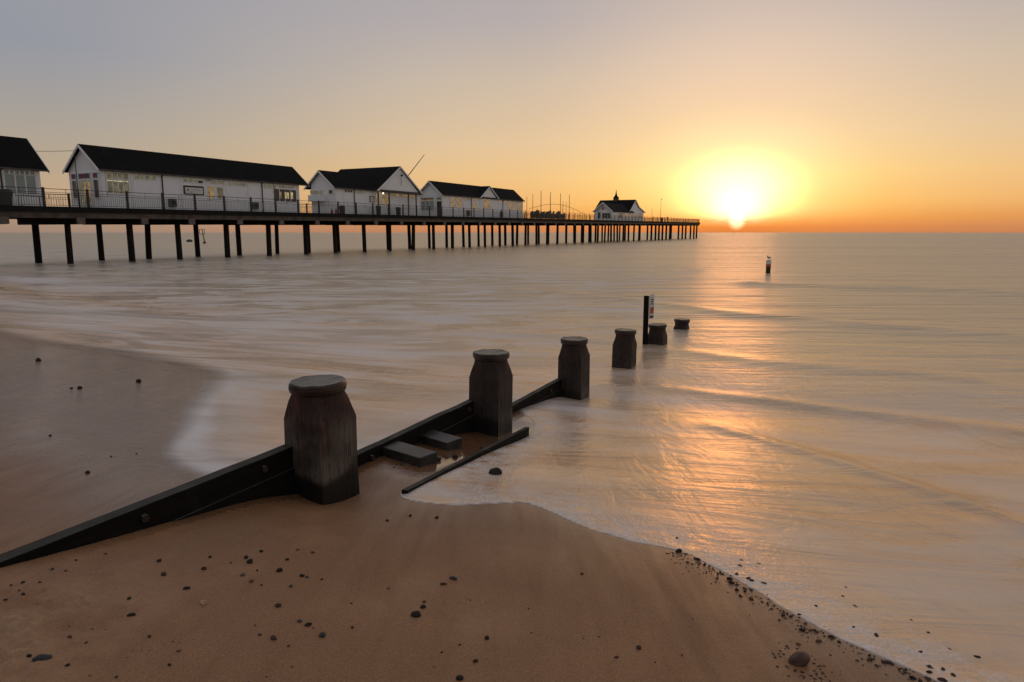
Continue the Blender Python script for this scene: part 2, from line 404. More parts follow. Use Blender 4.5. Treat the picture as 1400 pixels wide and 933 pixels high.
def water_mat():
    m, nt, b = new_mat('sea_water')
    A = lambda k: N(nt, 'ShaderNodeAttribute', attribute_name=k).outputs['Fac']
    depth, edge, surf = A('depth'), A('edge'), A('surf')
    # frames: along-shore streaks, stretched by the long sweep of the waves
    va = coord(nt, (.10, .62, 1), (0, 0, R(26)))
    vb = coord(nt, (.42, 1.9, 1), (0, 0, R(26)))
    vc = coord(nt, (1.6, .5, 1), (0, 0, R(26)))
    vp = coord(nt)
    def warp(v, amt, sc_):
        n_ = N(nt, 'ShaderNodeTexNoise', i_Scale=sc_, i_Detail=2.)
        nt.links.new(v, n_.inputs['Vector'])
        a_ = nt.nodes.new('ShaderNodeVectorMath'); a_.operation = 'MULTIPLY_ADD'
        nt.links.new(n_.outputs['Color'], a_.inputs[0]); a_.inputs[1].default_value = (amt,)*3; nt.links.new(v, a_.inputs[2])
        return a_.outputs[0]
    va = warp(va, 1.6, .55); vb = warp(vb, 1.8, .35)
    w1 = noise(nt, va, 1.0, 5, .55, .6)
    w2 = noise(nt, vb, 1.2, 5, .6, .9)
    w3 = noise(nt, vc, 2.2, 5, .6, .8)
    # body of the water: turbid, sand-stained where shallow
    deepc = mixc(nt, maprange(nt, w1, .3, .7), (.44,.35,.235,1), (.58,.47,.32,1))
    shal = mixc(nt, maprange(nt, w2, .35, .7), (.64,.345,.175,1), (.78,.53,.34,1))
    body = mixc(nt, maprange(nt, depth, .0, .45), shal, deepc)
    body = mixc(nt, maprange(nt, w1, .44, .62, 0., .62), body, (.34,.275,.235,1))
    w4 = noise(nt, warp(coord(nt, (.22, .60, 1), (0, 0, R(14))), 2.6, .5), 1.15, 6, .62, 1.1)
    body = mixc(nt, math_(nt, 'MULTIPLY', surf, maprange(nt, w4, .56, .40, 0., .75)), body, (.16,.155,.15,1))
    # foam veil left by the averaged surf
    veil = math_(nt, 'MULTIPLY', surf, maprange(nt, math_(nt, 'ADD', math_(nt, 'MULTIPLY', w4, .75), math_(nt, 'MULTIPLY', w2, .25)), .44, .60))
    veil = math_(nt, 'MULTIPLY', veil, .8)
    mist = math_(nt, 'MULTIPLY', A('mist'), maprange(nt, w4, .34, .60, .55, 1.2))
    veil = math_(nt, 'MAXIMUM', veil, mist)
    veil = math_(nt, 'MULTIPLY', veil, math_(nt, 'SUBTRACT', 1., math_(nt, 'MULTIPLY', A('trough'), .8)))
    # lacy foam close to the edge of the swash
    vo = N(nt, 'ShaderNodeTexVoronoi', feature='DISTANCE_TO_EDGE', i_Scale=34.)
    wn = N(nt, 'ShaderNodeTexNoise', i_Scale=14., i_Detail=3.)
    nt.links.new(vp, wn.inputs['Vector'])
    nt.links.new(mixc(nt, .08, vp, wn.outputs['Color']), vo.inputs['Vector'])
    lace = maprange(nt, vo.outputs[0], .20, .03)
    en = noise(nt, vp, 6., 4, .6)
    band = math_(nt, 'MULTIPLY', math_(nt, 'POWER', maprange(nt, edge, .85, .02), 1.4), maprange(nt, en, .32, .60))
    rim = maprange(nt, edge, .05, .005)
    rim = math_(nt, 'MULTIPLY', rim, maprange(nt, en, .25, .6, .35, 1.))
    lacy = math_(nt, 'MAXIMUM', math_(nt, 'MULTIPLY', lace, band), math_(nt, 'MULTIPLY', rim, 1.))
    lacy = math_(nt, 'MAXIMUM', lacy, math_(nt, 'MULTIPLY', band, .38))
    lacy = math_(nt, 'MULTIPLY', lacy, A('crisp'))
    foam = math_(nt, 'MAXIMUM', veil, lacy, True)
    nt.links.new(mixc(nt, foam, body, (.70,.70,.73,1)), b.inputs['Base Color'])
    nt.links.new(math_(nt, 'ADD', maprange(nt, foam, 0., 1., 0., .32, False), maprange(nt, depth, .05, .9, .25, .31)), b.inputs['Roughness'])
    b.inputs['Specular Tint'].default_value = (1., .78, .52, 1)
    b.inputs['IOR'].default_value = 3.0
    b.inputs['Specular IOR Level'].default_value = .5
    farf = maprange(nt, depth, .02, .8)
    s1 = math_(nt, 'MULTIPLY', farf, .55)
    vd = warp(coord(nt, (.012, .05, 1), (0, 0, R(20))), 1.2, .8); w0 = noise(nt, vd, 1., 6, .65, .5)
    b0 = N(nt, 'ShaderNodeBump', i_Distance=6.); nt.links.new(w0, b0.inputs['Height']); nt.links.new(maprange(nt, depth, .5, 2.2, 0., .5), b0.inputs['Strength'])
    b1 = N(nt, 'ShaderNodeBump', i_Distance=.75); nt.links.new(b0.outputs[0], b1.inputs['Normal']); nt.links.new(w1, b1.inputs['Height']); nt.links.new(s1, b1.inputs['Strength'])
    b2 = N(nt, 'ShaderNodeBump', i_Distance=.10); nt.links.new(w2, b2.inputs['Height']); nt.links.new(math_(nt, 'ADD', math_(nt, 'MULTIPLY', farf, .4), .25), b2.inputs['Strength']); nt.links.new(b1.outputs[0], b2.inputs['Normal'])
    b3 = N(nt, 'ShaderNodeBump', i_Distance=.035, i_Strength=.5); nt.links.new(w3, b3.inputs['Height']); nt.links.new(b2.outputs[0], b3.inputs['Normal'])
    b4 = N(nt, 'ShaderNodeBump', i_Distance=.006, i_Strength=.6); nt.links.new(lacy, b4.inputs['Height']); nt.links.new(b3.outputs[0], b4.inputs['Normal'])
    nt.links.new(b4.outputs[0], b.inputs['Normal'])
    nt.links.new(A('film'), b.inputs['Alpha'])
    return m

M = {}
M['sand'] = sand_mat(); M['water'] = water_mat()
sand = tag(grid_mesh('beach', GX, GY, TZ, GF, M['sand'], {'wet': WET, 'dry': DRY_RELIEF}), kind='structure')
# water: the sea at z = 0, running up the beach as a thin film inside the swash outline
film = .007*np.tanh(SDn/.05)+.010*np.clip(SDn/1.2, 0, 1)
film = np.where(SDn < 0, np.maximum(SDn*.25, -.12), film)
zw = np.maximum(TZ+film, 0.)
k_ = .05
zz = np.where(np.abs(TZ+film) < k_, (TZ+film+k_)**2/(4*k_), np.maximum(TZ+film, 0))
zz = np.where(SDn < 0, TZ+film, zz)
swell = np.clip((SC-7)/6, 0, 1)*np.clip(1-(RR-60)/200, 0, 1)
zz = zz + swell*(.05*fbm(SC*.35, LC*.06, 3, 21))
keepv = (SDn > -.25)
fk = GF[keepv[GF].all(1)]
# a few long low swells left standing by the exposure: (crest line, width, height, darkness of the foam-free hollow)
TROUGHS = [([(2.5,5.75),(2.96,5.22),(3.28,4.81),(3.5,4.38),(3.73,4.03),(3.87,3.72),(4.0,3.3),(4.1,2.6)], .16, .030, .9),
           ([(1.6,7.9),(2.71,7.67),(3.9,7.21),(4.97,6.67),(5.86,6.26),(7.6,5.5)], .22, .040, 1.),
           ([(12,25.),(14.9,23.6),(18.5,22.4),(23,20)], .9, .10, 1.), ([(0,22.6),(2.5,20.6),(5.28,17.8),(6.9,15.6),(9.44,13.9),(12.5,12.0)], .55, .07, 1.),
           ([(-24,23.4),(-19,19.6),(-15.4,17.6),(-12.5,16.6),(-9,16.2)], .5, .06, 1.), ([(-6,15.5),(-2,13.2),(1.5,11.8),(5,9.6),(8,8.4)], .35, .04, .8)]
def line_g(pl, wd, a):
    d = np.full(len(GX), 1e9)
    for p, q in zip(pl[:-1], pl[1:]):
        ex, ey = q[0]-p[0], q[1]-p[1]
        t = np.clip(((GX-p[0])*ex+(GY-p[1])*ey)/(ex*ex+ey*ey), 0, 1)
        d = np.minimum(d, np.hypot(GX-p[0]-ex*t, GY-p[1]-ey*t))
    lp, lq = np.array(pl[0]), np.array(pl[-1])
    return a*np.exp(-(d/wd)**2)*(.6+.8*(fbm(GX*.5, GY*.5, 3, 131)+.35))
for tr in TROUGHS:
    zz = zz + line_g(tr[0], tr[1], tr[2])*np.clip(SDn/.6, 0, 1)
depth = np.clip(zz-TZ, 0, 5)
leftness = np.clip((LC-2.5)/5, 0, 1)
surf = np.clip((SC-2.2)/1.5, 0, 1)*np.clip(1-(SC-8-16*leftness)/(5+14*leftness), 0, 1)*(.42+.50*leftness)
lobe = np.exp(-((SD-.25)/.45)**2)*(side > 0)*np.clip(1-(RR-9)/6, 0, 1)
surf = np.clip(np.maximum(surf, lobe*1.25), 0, 1)
isl = 1/(1+np.exp(-(side-.05)/.05))*np.ones_like(SD)
crisp = np.clip(1-isl, 0, 1)
tt = np.clip(SDn/(.02+isl*(.10+.02*RR+.10*np.clip(RR-5, 0, 5))), 0, 1)
def gauss(px_, py_, ra, rb, ang=0., a=1.):
    c_, s__ = math.cos(ang), math.sin(ang)
    u = (GX-px_)*c_+(GY-py_)*s__; v = -(GX-px_)*s__+(GY-py_)*c_
    return a*np.exp(-(u/ra)**2-(v/rb)**2)
mist = np.zeros_like(SD)
# soft white tongue of foam curling down behind the board wall
edl = (side > .1)*np.clip(1-(RR-8)/4, 0, 1)
mist = np.maximum(mist, edl*np.exp(-((SDn-.22)/.26)**2)*.95*np.clip((7.6-GY)/2, 0, 1))
mist = np.maximum(mist, edl*np.exp(-((SDn-.6)/.5)**2)*.5)
for a_ in ((.9, 6.3, .9, .35, R(-25), .8), (2.4, 7.1, 1.2, .4, R(-20), .65), (.15, 5.3, .22, .5, R(20), .45), (-.45, 3.40, .5, .14, R(-10), .5), (.55, 3.9, .9, .35, R(40), .12),
           (-26, 27, 10, 2.2, R(-30), .75), (-13, 14.5, 6, 1.4, R(-30), .7), (-7.0, 12.6, 5, 1.3, R(-12), .65), (-3.4, 10.2, 3.2, .9, R(-10), .6), (-10, 11.4, 4, .6, R(-28), .7), (2.7, 2.2, 1.0, .5, R(-38), .35)):
    mist = np.maximum(mist, gauss(*a_))
mist = np.clip(mist*np.clip(.55+1.3*fbm(GX*.9+3, GY*1.6, 4, 77)+.45, .15, 1.2), 0, 1)
trough = np.zeros_like(SD)
for tr in TROUGHS:
    trough = np.maximum(trough, line_g(tr[0], tr[1]*1.1, 1.)*tr[3])
filmA = tt*tt*(3-2*tt)
water = tag(grid_mesh('sea', GX, GY, zz, fk, M['water'], {'depth': depth, 'edge': SDn, 'surf': surf, 'crisp': crisp, 'film': filmA, 'mist': mist, 'trough': trough}), kind='structure')

def th(x, y): return float(terrain(np.array([x]), np.array([y]))[0])

# ------------------------------------------------------------------ groyne
def post_mat(name, rust, light):
    m, nt, b = new_mat(name)
    v = coord(nt, kind='Object'); vs = coord(nt, (7, 7, .55), kind='Object')
    sp = nt.nodes.new('ShaderNodeSeparateXYZ'); nt.links.new(v, sp.inputs[0]); z = sp.outputs[2]
    n1 = noise(nt, vs, 3.2, 6, .65, .3); n2 = noise(nt, v, 14., 5, .6); n3 = noise(nt, vs, 3.6, 4, .6)
    wn = noise(nt, v, 2.5, 3, .5)
    zz_ = math_(nt, 'ADD', z, math_(nt, 'MULTIPLY', wn, .16))
    base = ramp(nt, n1, [(.3, (.012,.007,.005,1)), (.7, (.026,.013,.008,1))])
    redm = math_(nt, 'MULTIPLY', maprange(nt, zz_, .35, .62), maprange(nt, noise(nt, v, 3.1, 3, .5), .34, .58))
    base = mixc(nt, math_(nt, 'MULTIPLY', redm, rust*.75), base, (.045,.013,.007,1))
    # bleached, salt-stained face below the shoulder, above the wet foot
    pale = math_(nt, 'MULTIPLY', maprange(nt, zz_, .72, .50), maprange(nt, zz_, .17, .24))
    base = mixc(nt, math_(nt, 'MULTIPLY', math_(nt, 'MULTIPLY', pale, maprange(nt, wn, .30, .60)), light), base, (.13,.11,.085,1))
    # iron runs from the cap
    run = math_(nt, 'MULTIPLY', maprange(nt, n3, .47, .70), maprange(nt, zz_, .2, .5))
    base = mixc(nt, math_(nt, 'MULTIPLY', run, rust), base, (.10,.032,.013,1))
    base = mixc(nt, maprange(nt, zz_, .22, .15), base, (.007,.007,.006,1))
    # drying cracks along the grain
    ck = noise(nt, coord(nt, (11, 11, .35), kind='Object'), 2.6, 3, .6, .5)
    crack = maprange(nt, math_(nt, 'ABSOLUTE', math_(nt, 'SUBTRACT', ck, .5)), .016, .004)
    base = mixc(nt, math_(nt, 'MULTIPLY', crack, .85), base, (.002,.002,.002,1))
    nt.links.new(base, b.inputs['Base Color'])
    nt.links.new(maprange(nt, zz_, .3, .15, .75, .40), b.inputs['Roughness'])
    bb = bump(nt, None, n1, .25, .012); bb = bump(nt, None, math_(nt, 'SUBTRACT', 1., crack), .8, .012, bb); bump(nt, b, n2, .45, .006, bb)
    return m
def cap_mat():
    m, nt, b = new_mat('post_cap')
    v = coord(nt, kind='Object')
    n1 = noise(nt, v, 7., 5, .6, .5); n2 = noise(nt, v, 45., 4, .6)
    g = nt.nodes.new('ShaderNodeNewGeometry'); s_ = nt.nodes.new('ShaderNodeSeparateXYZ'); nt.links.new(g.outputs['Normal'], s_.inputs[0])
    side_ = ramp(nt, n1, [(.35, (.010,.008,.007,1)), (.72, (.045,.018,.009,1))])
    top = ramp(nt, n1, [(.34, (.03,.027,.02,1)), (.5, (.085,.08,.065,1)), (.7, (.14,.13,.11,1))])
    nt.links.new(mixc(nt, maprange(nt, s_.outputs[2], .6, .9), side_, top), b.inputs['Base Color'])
    b.inputs['Roughness'].default_value = .42
    bb = bump(nt, None, n1, .4, .01); bump(nt, b, n2, .5, .004, bb)
    return m
M['post1'] = post_mat('groyne_timber_rust', .85, .9); M['post2'] = post_mat('groyne_timber', .35, .22)
M['cap'] = cap_mat()
def board_mat():
    m, nt, b = new_mat('groyne_board')
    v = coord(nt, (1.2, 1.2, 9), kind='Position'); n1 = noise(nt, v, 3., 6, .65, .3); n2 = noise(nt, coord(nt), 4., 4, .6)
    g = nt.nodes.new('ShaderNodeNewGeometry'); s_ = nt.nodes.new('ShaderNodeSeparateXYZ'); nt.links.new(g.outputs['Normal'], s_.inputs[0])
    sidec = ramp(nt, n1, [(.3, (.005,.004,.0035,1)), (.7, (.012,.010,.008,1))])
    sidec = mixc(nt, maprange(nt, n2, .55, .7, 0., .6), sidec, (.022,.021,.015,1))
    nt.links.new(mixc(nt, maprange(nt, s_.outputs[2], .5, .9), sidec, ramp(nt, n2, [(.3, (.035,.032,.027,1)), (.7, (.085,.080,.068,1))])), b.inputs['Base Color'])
    b.inputs['Roughness'].default_value = .7; b.inputs['Specular IOR Level'].default_value = .10
    bump(nt, b, n1, .5, .01)
    return m
M['board'] = board_mat()
M['old_board'] = simple('groyne_board_plain', (.010,.009,.008), .75, .45, 5, .5, .012, (1, 1, 1), spec=.15)
M['board_grey'] = simple('wet_grey_timber', (.032,.028,.024), .42, .5, 9, .5, .008, spec=.4)

def groyne_post(k, top, foot, label, rot):
    x, y = POST[k]
    L = W3(float(x), float(y), top-.25); L = (L[0], L[1], foot)
    mb = MB()
    s = .185; H_ = top-foot
    n = 16
    def ringpt(t, half, round_):
        # blend of square (half-width) and circle
        c_, s__ = math.cos(t), math.sin(t)
        q = half/max(abs(c_), abs(s__)); q = min(q, half*1.395)
        r_ = q*(1-round_)+half*round_*1.0
        return (r_*c_, r_*s__)
    # (height below the top, half width, roundness)
    prof = [(H_+.35, s, 0), (.75*H_, s, 0), (.5*H_+.1, s*1.0, 0), (.285, s, 0), (.27, s*.997, .01), (.21, s*.97, .22), (.14, s*.96, .55), (.095, s*.98, .9), (.07, s*1.0, 1.)]
    rings = []
    nn = 32
    rr = random.Random(k)
    for d, hw, ro in prof:
        ring = []
        for i in range(nn):
            px, py = ringpt(math.pi/4+2*math.pi*i/nn, hw, ro)
            j = 1+rr.uniform(-.008, .008)+.035*mnoise.noise((px*6+k*3, py*6, d*4.))
            ring.append((px*j, py*j, H_-d))
        rings.append(ring)
    vs = [p for r_ in rings for p in r_]
    fs = [(a*nn+i, a*nn+(i+1) % nn, (a+1)*nn+(i+1) % nn, (a+1)*nn+i) for a in range(len(prof)-1) for i in range(nn)]
    fs += [tuple(range(nn))[::-1], tuple((len(prof)-1)*nn+i for i in range(nn))]
    R2 = Matrix.Rotation(R([-.6,.5,-.4,1.2,-1.0,1.5][k]), 3, 'Y') @ Matrix.Rotation(R([.4,-.8,.6,-.9,.7,-.5][k]), 3, 'X') @ Matrix.Rotation(rot, 3, 'Z')
    root = empty('groyne_post', L, label, 'groyne post', 'timber posts of the groyne running into the sea')
    mb.map = lambda a, b_, c_: tuple(Vector(L)+R2 @ Vector((a, b_, c_)))
    mb.add(vs, fs)
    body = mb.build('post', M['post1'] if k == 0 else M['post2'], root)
    # cap: a worn thick disc with a rolled rim
    cb = MB(mb.map); cp = []
    pr = [(0, .080, .186), (.004, .070, .198), (0, .042, .205), (0, .014, .203), (0, 0, .195), (0, -.004, .185), (0, -.012, .10), (0, -.014, .02)]
    nn2 = 40; vs = []
    for _, d, r_ in pr:
        for i in range(nn2):
            t = 2*math.pi*i/nn2
            j = 1+.03*mnoise.noise((math.cos(t)*1.7+k*5, math.sin(t)*1.7, d*9))
            zz0 = H_-d-(.004 if False else 0)+.008*mnoise.noise((math.cos(t)*2.2*r_/.2, math.sin(t)*2.2*r_/.2, k*3.))
            if d < 0: zz0 = H_+d*.6+.006*mnoise.noise((math.cos(t)*r_*20, math.sin(t)*r_*20, k*3.))
            vs.append((r_*j*math.cos(t), r_*j*math.sin(t), zz0-.0))
    fs = [(a*nn2+i, a*nn2+(i+1) % nn2, (a+1)*nn2+(i+1) % nn2, (a+1)*nn2+i) for a in range(len(pr)-1) for i in range(nn2)]
    fs += [tuple(range(nn2))[::-1], tuple((len(pr)-1)*nn2+i for i in range(nn2))]
    cb.add(vs, fs)
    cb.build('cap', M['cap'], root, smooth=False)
    return root
tops = [1.43, 1.185, .94, .70, .46, .25]
labs = ['nearest and largest groyne post with rust streaks and a pale stained foot on dry sand',
        'second groyne post from the camera, dark, at the end of the low waling timber',
        'third groyne post at the far end of the board wall, its foot in the foam',
        'fourth groyne post standing alone in shallow water left of the upright sign plank',
        'stubby groyne post behind the tall upright sign plank',
        'farthest and smallest groyne post, only its top showing above the sea']
for k in range(6):
    foot = th(*POST[k])-.02 if k < 3 else min(0., th(*POST[k]))
    groyne_post(k, tops[k], [.62, .36, .06, -.1, -.15, -.2][k], labs[k], R(-31) if k == 0 else R(-27+2*(k % 2)))

def gpt(u, v, z):            # along the groyne, across it, height
    p = POST[0]+GD*u+GN*v
    q = W3(float(p[0]), float(p[1]), float(np.interp(u, [-4.6,-1.73,-.3,.1,1.2,2.3,2.31,4.45], [1.25,.99,.934,.85,.67,.62,.33,.35])))
    return (q[0], q[1], z)
def plank(name, segs, v0, v1, mat, label, cat, group=None, bevel=.006):
    """segs: (u, z_top, z_bottom)"""
    mb = MB(gpt); nseg = []
    for (u0, t0, b0), (u1, t1, b1) in zip(segs[:-1], segs[1:]):
        m_ = max(2, int(abs(u1-u0)/.12))
        for i in range(m_): 
            f = i/m_; nseg.append((u0+(u1-u0)*f, t0+(t1-t0)*f, b0+(b1-b0)*f))
    nseg.append(segs[-1])
    vs = []
    for u, t, b_ in nseg:
        j = .006*mnoise.noise((u*4, v0*9, t)); j2 = .005*mnoise.noise((u*3.1, 5+v0, t))
        vs += [(u, v0+j2, b_), (u, v1+j2, b_), (u, v1+j2, t+j), (u, v0+j2, t+j)]
    n = len(nseg)
    fs = [(0, 1, 2, 3), (4*n-1, 4*n-2, 4*n-3, 4*n-4)]
    for i in range(n-1):
        a = 4*i; c_ = 4*i+4
        fs += [(a+j, c_+j, c_+(j+1) % 4, a+(j+1) % 4) for j in range(4)]
    mb.add(vs, fs)
    return tag(mb.build(name, mat, bevel=bevel), label, cat, group)
gw = 'board walls between the groyne posts'
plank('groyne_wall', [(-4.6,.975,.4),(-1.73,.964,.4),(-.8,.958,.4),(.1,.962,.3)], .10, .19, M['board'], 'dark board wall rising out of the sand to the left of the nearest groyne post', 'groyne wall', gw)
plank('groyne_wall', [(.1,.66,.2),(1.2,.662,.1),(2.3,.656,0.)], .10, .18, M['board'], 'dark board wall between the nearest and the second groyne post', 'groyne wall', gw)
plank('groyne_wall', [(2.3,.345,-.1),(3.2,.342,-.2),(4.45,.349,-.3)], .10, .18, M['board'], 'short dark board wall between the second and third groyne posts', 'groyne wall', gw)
# lower boards, set a little proud with an open joint above them, and coach bolts
def lower_board(par, u0, u1, t0, t1, v):
    mb = MB(gpt)
    mb.add([(u0, v-.012, t0-.6), (u1, v-.012, t1-.6), (u1, v+.03, t1-.6), (u0, v+.03, t0-.6), (u0, v-.012, t0), (u1, v-.012, t1), (u1, v+.03, t1), (u0, v+.03, t0)],
           [(0,1,2,3),(7,6,5,4),(0,4,5,1),(1,5,6,2),(2,6,7,3),(3,7,4,0)])
    mb.build('lower_board', M['board'], par, bevel=.006)
def bolt(par, u, v, z):
    MB().tube(gpt(u, v-.022, z), gpt(u, v+.01, z), .022, .026, 8).build('bolt', M['cap'], par)
gwalls = [o for o in col.objects if o.name.startswith('groyne_wall')]
lower_board(gwalls[0], -1.0, .08, .80, .80, .10)
lower_board(gwalls[1], .1, 2.28, .50, .50, .10)
lower_board(gwalls[2], 2.32, 4.4, .20, .22, .10)
for u, z in ((-.42, .885), (-1.15, .89)): bolt(gwalls[0], u, .10, z)
for u, z in ((.55, .585), (1.95, .585)): bolt(gwalls[1], u, .10, z)
for u, z in ((2.75, .27), (3.9, .27)): bolt(gwalls[2], u, .10, z)
# the low waling on the seaward right side
def bar(name, p, q, wd, ht, mat, label, cat, group=None, drop=.0):
    p, q = Vector(W3(*p)), Vector(W3(*q)); d = (q-p).normalized(); s_ = d.cross(Vector((0, 0, 1))).normalized(); u_ = s_.cross(d)
    mb = MB()
    vs = []
    n = 12
    for i in range(n+1):
        c_ = p.lerp(q, i/n) + s_*.004*mnoise.noise((i*.7, wd*50, 3))
        for a, b_ in ((-1, -1), (1, -1), (1, 1), (-1, 1)):
            vs.append(tuple(c_+s_*a*wd/2+u_*(b_*ht/2)))
    fs = [(0, 1, 2, 3), (4*n+3, 4*n+2, 4*n+1, 4*n)]
    for i in range(n):
        a = 4*i; c_ = 4*i+4
        fs += [(a+j, c_+j, c_+(j+1) % 4, a+(j+1) % 4) for j in range(4)]
    mb.add(vs, fs)
    return tag(mb.build(name, mat, bevel=.006), label, cat, group)
bar('waling_timber', (-.80, 3.36, .585), (.17, 5.22, .33), .05, .10, M['board'], 'long low dark timber lying in the swash on the right of the groyne', 'timber')
bar('timber_block', (-1.13, 4.22, .575), (-.72, 3.98, .57), .21, .11, M['board_grey'], 'wet grey timber block beside the groyne wall, the nearer of the two', 'timber block', 'grey timber blocks by the groyne wall')
bar('timber_block', (-.99, 4.72, .51), (-.55, 4.45, .50), .21, .11, M['board_grey'], 'wet grey timber block beside the groyne wall, the farther of the two', 'timber block', 'grey timber blocks by the groyne wall')

# ---- sign plank at the fifth post
M['white_plate'] = simple('white_sign_paint', (.62,.60,.56), .5, .12, 8, 0)
M['red_paint'] = simple('red_paint', (.42,.05,.035), .5, .2, 8, 0)
M['ink'] = simple('black_ink', (.02,.02,.02), .6, .1, 8, 0)
px, py = W3(3.00, 10.95, 0)[:2]
root = empty('sign_plank', (px, py, -.2), 'tall dark upright plank with a small red and white sign beside a groyne post', 'sign post')
def rotmap(cx, cy, a):
    ca, sa = math.cos(a), math.sin(a)
    return lambda x_, y_, z_: (cx+x_*ca-y_*sa, cy+x_*sa+y_*ca, z_)
mp = rotmap(px, py, R(-20))
MB(mp).box(-.055, .055, -.03, .03, -.35, 1.12).build('plank', M['board'], root, bevel=.006)
mp2 = rotmap(px+.075, py+.0, R(52))
sg = MB(mp2).box(0, .20, -.008, .008, .60, 1.14).build('sign', M['white_plate'], root)
MB(mp2).box(.02, .18, -.0115, -.0082, .72, .86).build('red_panel', M['red_paint'], sg)
for zb in (1.02, .97, .92):
    MB(mp2).box(.04, .16, -.0115, -.0082, zb, zb+.022).build('text_line', M['ink'], sg)
MB(mp2).box(.02, .18, -.0115, -.0082, .62, .67).build('text_line', M['ink'], sg)

# ---- outer marker post with a gull
gx_, gy_ = W3(16.0, 31.3, 0)[:2]
root = empty('marker_post', (gx_, gy_, 0), 'round wooden marker post with white and red bands alone in open water', 'marker post')
MB().tube((gx_, gy_, -1.), (gx_, gy_, .80), .145, .14, 20).build('post', M['post2'], root)
MB().tube((gx_, gy_, .56), (gx_, gy_, .79), .152, .150, 20).build('white_band', M['white_plate'], root)
MB().tube((gx_, gy_, .40), (gx_, gy_, .545), .152, .152, 20).build('red_band', M['red_paint'], root)

def skin_obj(name, pts, edges, mat, parent=None, sub=2, rootv=0):
    me = bpy.data.meshes.new(name); me.from_pydata([p[:3] for p in pts], edges, [])
    o = bpy.data.objects.new(name, me); col.objects.link(o)
    o.modifiers.new('skin', 'SKIN')
    for i, p in enumerate(pts):
        r_ = p[3]; sv = me.skin_vertices[0].data[i]; sv.radius = r_ if isinstance(r_, tuple) else (r_, r_); sv.use_root = (i == rootv)
    s_ = o.modifiers.new('sub', 'SUBSURF'); s_.levels = sub; s_.render_levels = sub
    dg = bpy.context.evaluated_depsgraph_get()
    m2 = bpy.data.meshes.new_from_object(o.evaluated_get(dg)); o.modifiers.clear(); o.data = m2
    m2.materials.clear(); m2.materials.append(mat)
    m2.polygons.foreach_set('use_smooth', [True]*len(m2.polygons))
    if parent: o.parent = parent
    return o
M['gull'] = simple('gull_feathers', (.55,.56,.58), .8, .15, 20, 0)
M['gull_grey'] = simple('gull_wing', (.18,.19,.21), .8, .15, 20, 0)
M['yellow'] = simple('gull_beak', (.55,.35,.05), .5, .1, 20, 0)
gz = .80
gull = skin_obj('seagull', [(-.17,0,.135,(.012,.03)),(-.10,0,.145,(.045,.045)),(0,0,.165,(.075,.07)),(.09,0,.185,(.065,.06)),(.13,0,.235,(.035,.035)),(.155,0,.285,(.038,.038)),(.185,0,.283,(.02,.02))],
                [(0,1),(1,2),(2,3),(3,4),(4,5),(5,6)], M['gull'], None, 2, 2)
gull.location = (gx_, gy_, gz); gull.rotation_euler = (0, 0, R(215))
tag(gull, 'pale grey seagull standing on top of the red and white marker post', 'seagull')
def child_local(name, mb, mat, par):
    me = bpy.data.meshes.new(name); me.from_pydata(mb.v, [], mb.f); me.materials.append(mat)
    o = bpy.data.objects.new(name, me); col.objects.link(o); o.parent = par; return o
for s_ in (-1, 1):
    child_local('leg', MB().tube((.0, .025*s_, .0), (.01, .03*s_, .11), .007, .007, 6), M['yellow'], gull)
    child_local('wing', MB().add([(-.17,.028*s_,.15),(-.08,.062*s_,.19),(.05,.078*s_,.205),(.08,.074*s_,.17),(-.02,.082*s_,.145),(-.12,.055*s_,.135),(-.17,.02*s_,.145),(.0,.03*s_,.15)],
                 [(0,1,5),(1,2,4,5),(2,3,4),(0,5,6),(1,0,7),(2,1,7),(3,2,7),(4,3,7),(5,4,7),(6,5,7),(0,6,7)]), M['gull_grey'], gull)
child_local('beak', MB().tube((.195,0,.283), (.235,0,.275), .010, .003, 6), M['yellow'], gull)

# ---- far beacon and float seen under the pier
M['dark_metal'] = simple('dark_metal', (.025,.025,.027), .5, .2, 3, 0)
bx, by = W3(-71.5, 118.3, 0)[:2]
root = empty('beacon', (bx, by, 0), 'leaning pole beacon with an open square topmark, out at sea seen under the pier', 'beacon')
MB().tube((bx, by, -1), (bx-.55, by, 3.1), .14, .09, 10).build('pole', M['dark_metal'], root)
fr = MB()
for a, b_ in (((-1.2,2.1),(.0,2.1)),((.0,2.1),(.0,3.2)),((.0,3.2),(-1.2,3.2)),((-1.2,3.2),(-1.2,2.1))):
    fr.tube((bx+a[0], by, a[1]), (bx+b_[0], by, b_[1]), .06, .06, 6)
fr.build('topmark', M['dark_metal'], root)
MB().tube((bx-.2, by, -.5), (bx-.2, by, .35), .45, .35, 12).build('float', M['dark_metal'], root)
bm = MB(); bx2, by2 = W3(-86.8, 136.6, 0)[:2]
for i in range(8):
    t0, t1 = -math.pi/2+math.pi*i/8, -math.pi/2+math.pi*(i+1)/8
    bm.tube((bx2, by2, .25+.45*math.sin(t0)), (bx2, by2, .25+.45*math.sin(t1)), max(.01, .8*math.cos(t0)), max(.01, .8*math.cos(t1)), 14)
tag(bm.build('buoy', M['dark_metal']), 'small dark round buoy on the sea to the left of the leaning beacon', 'buoy')

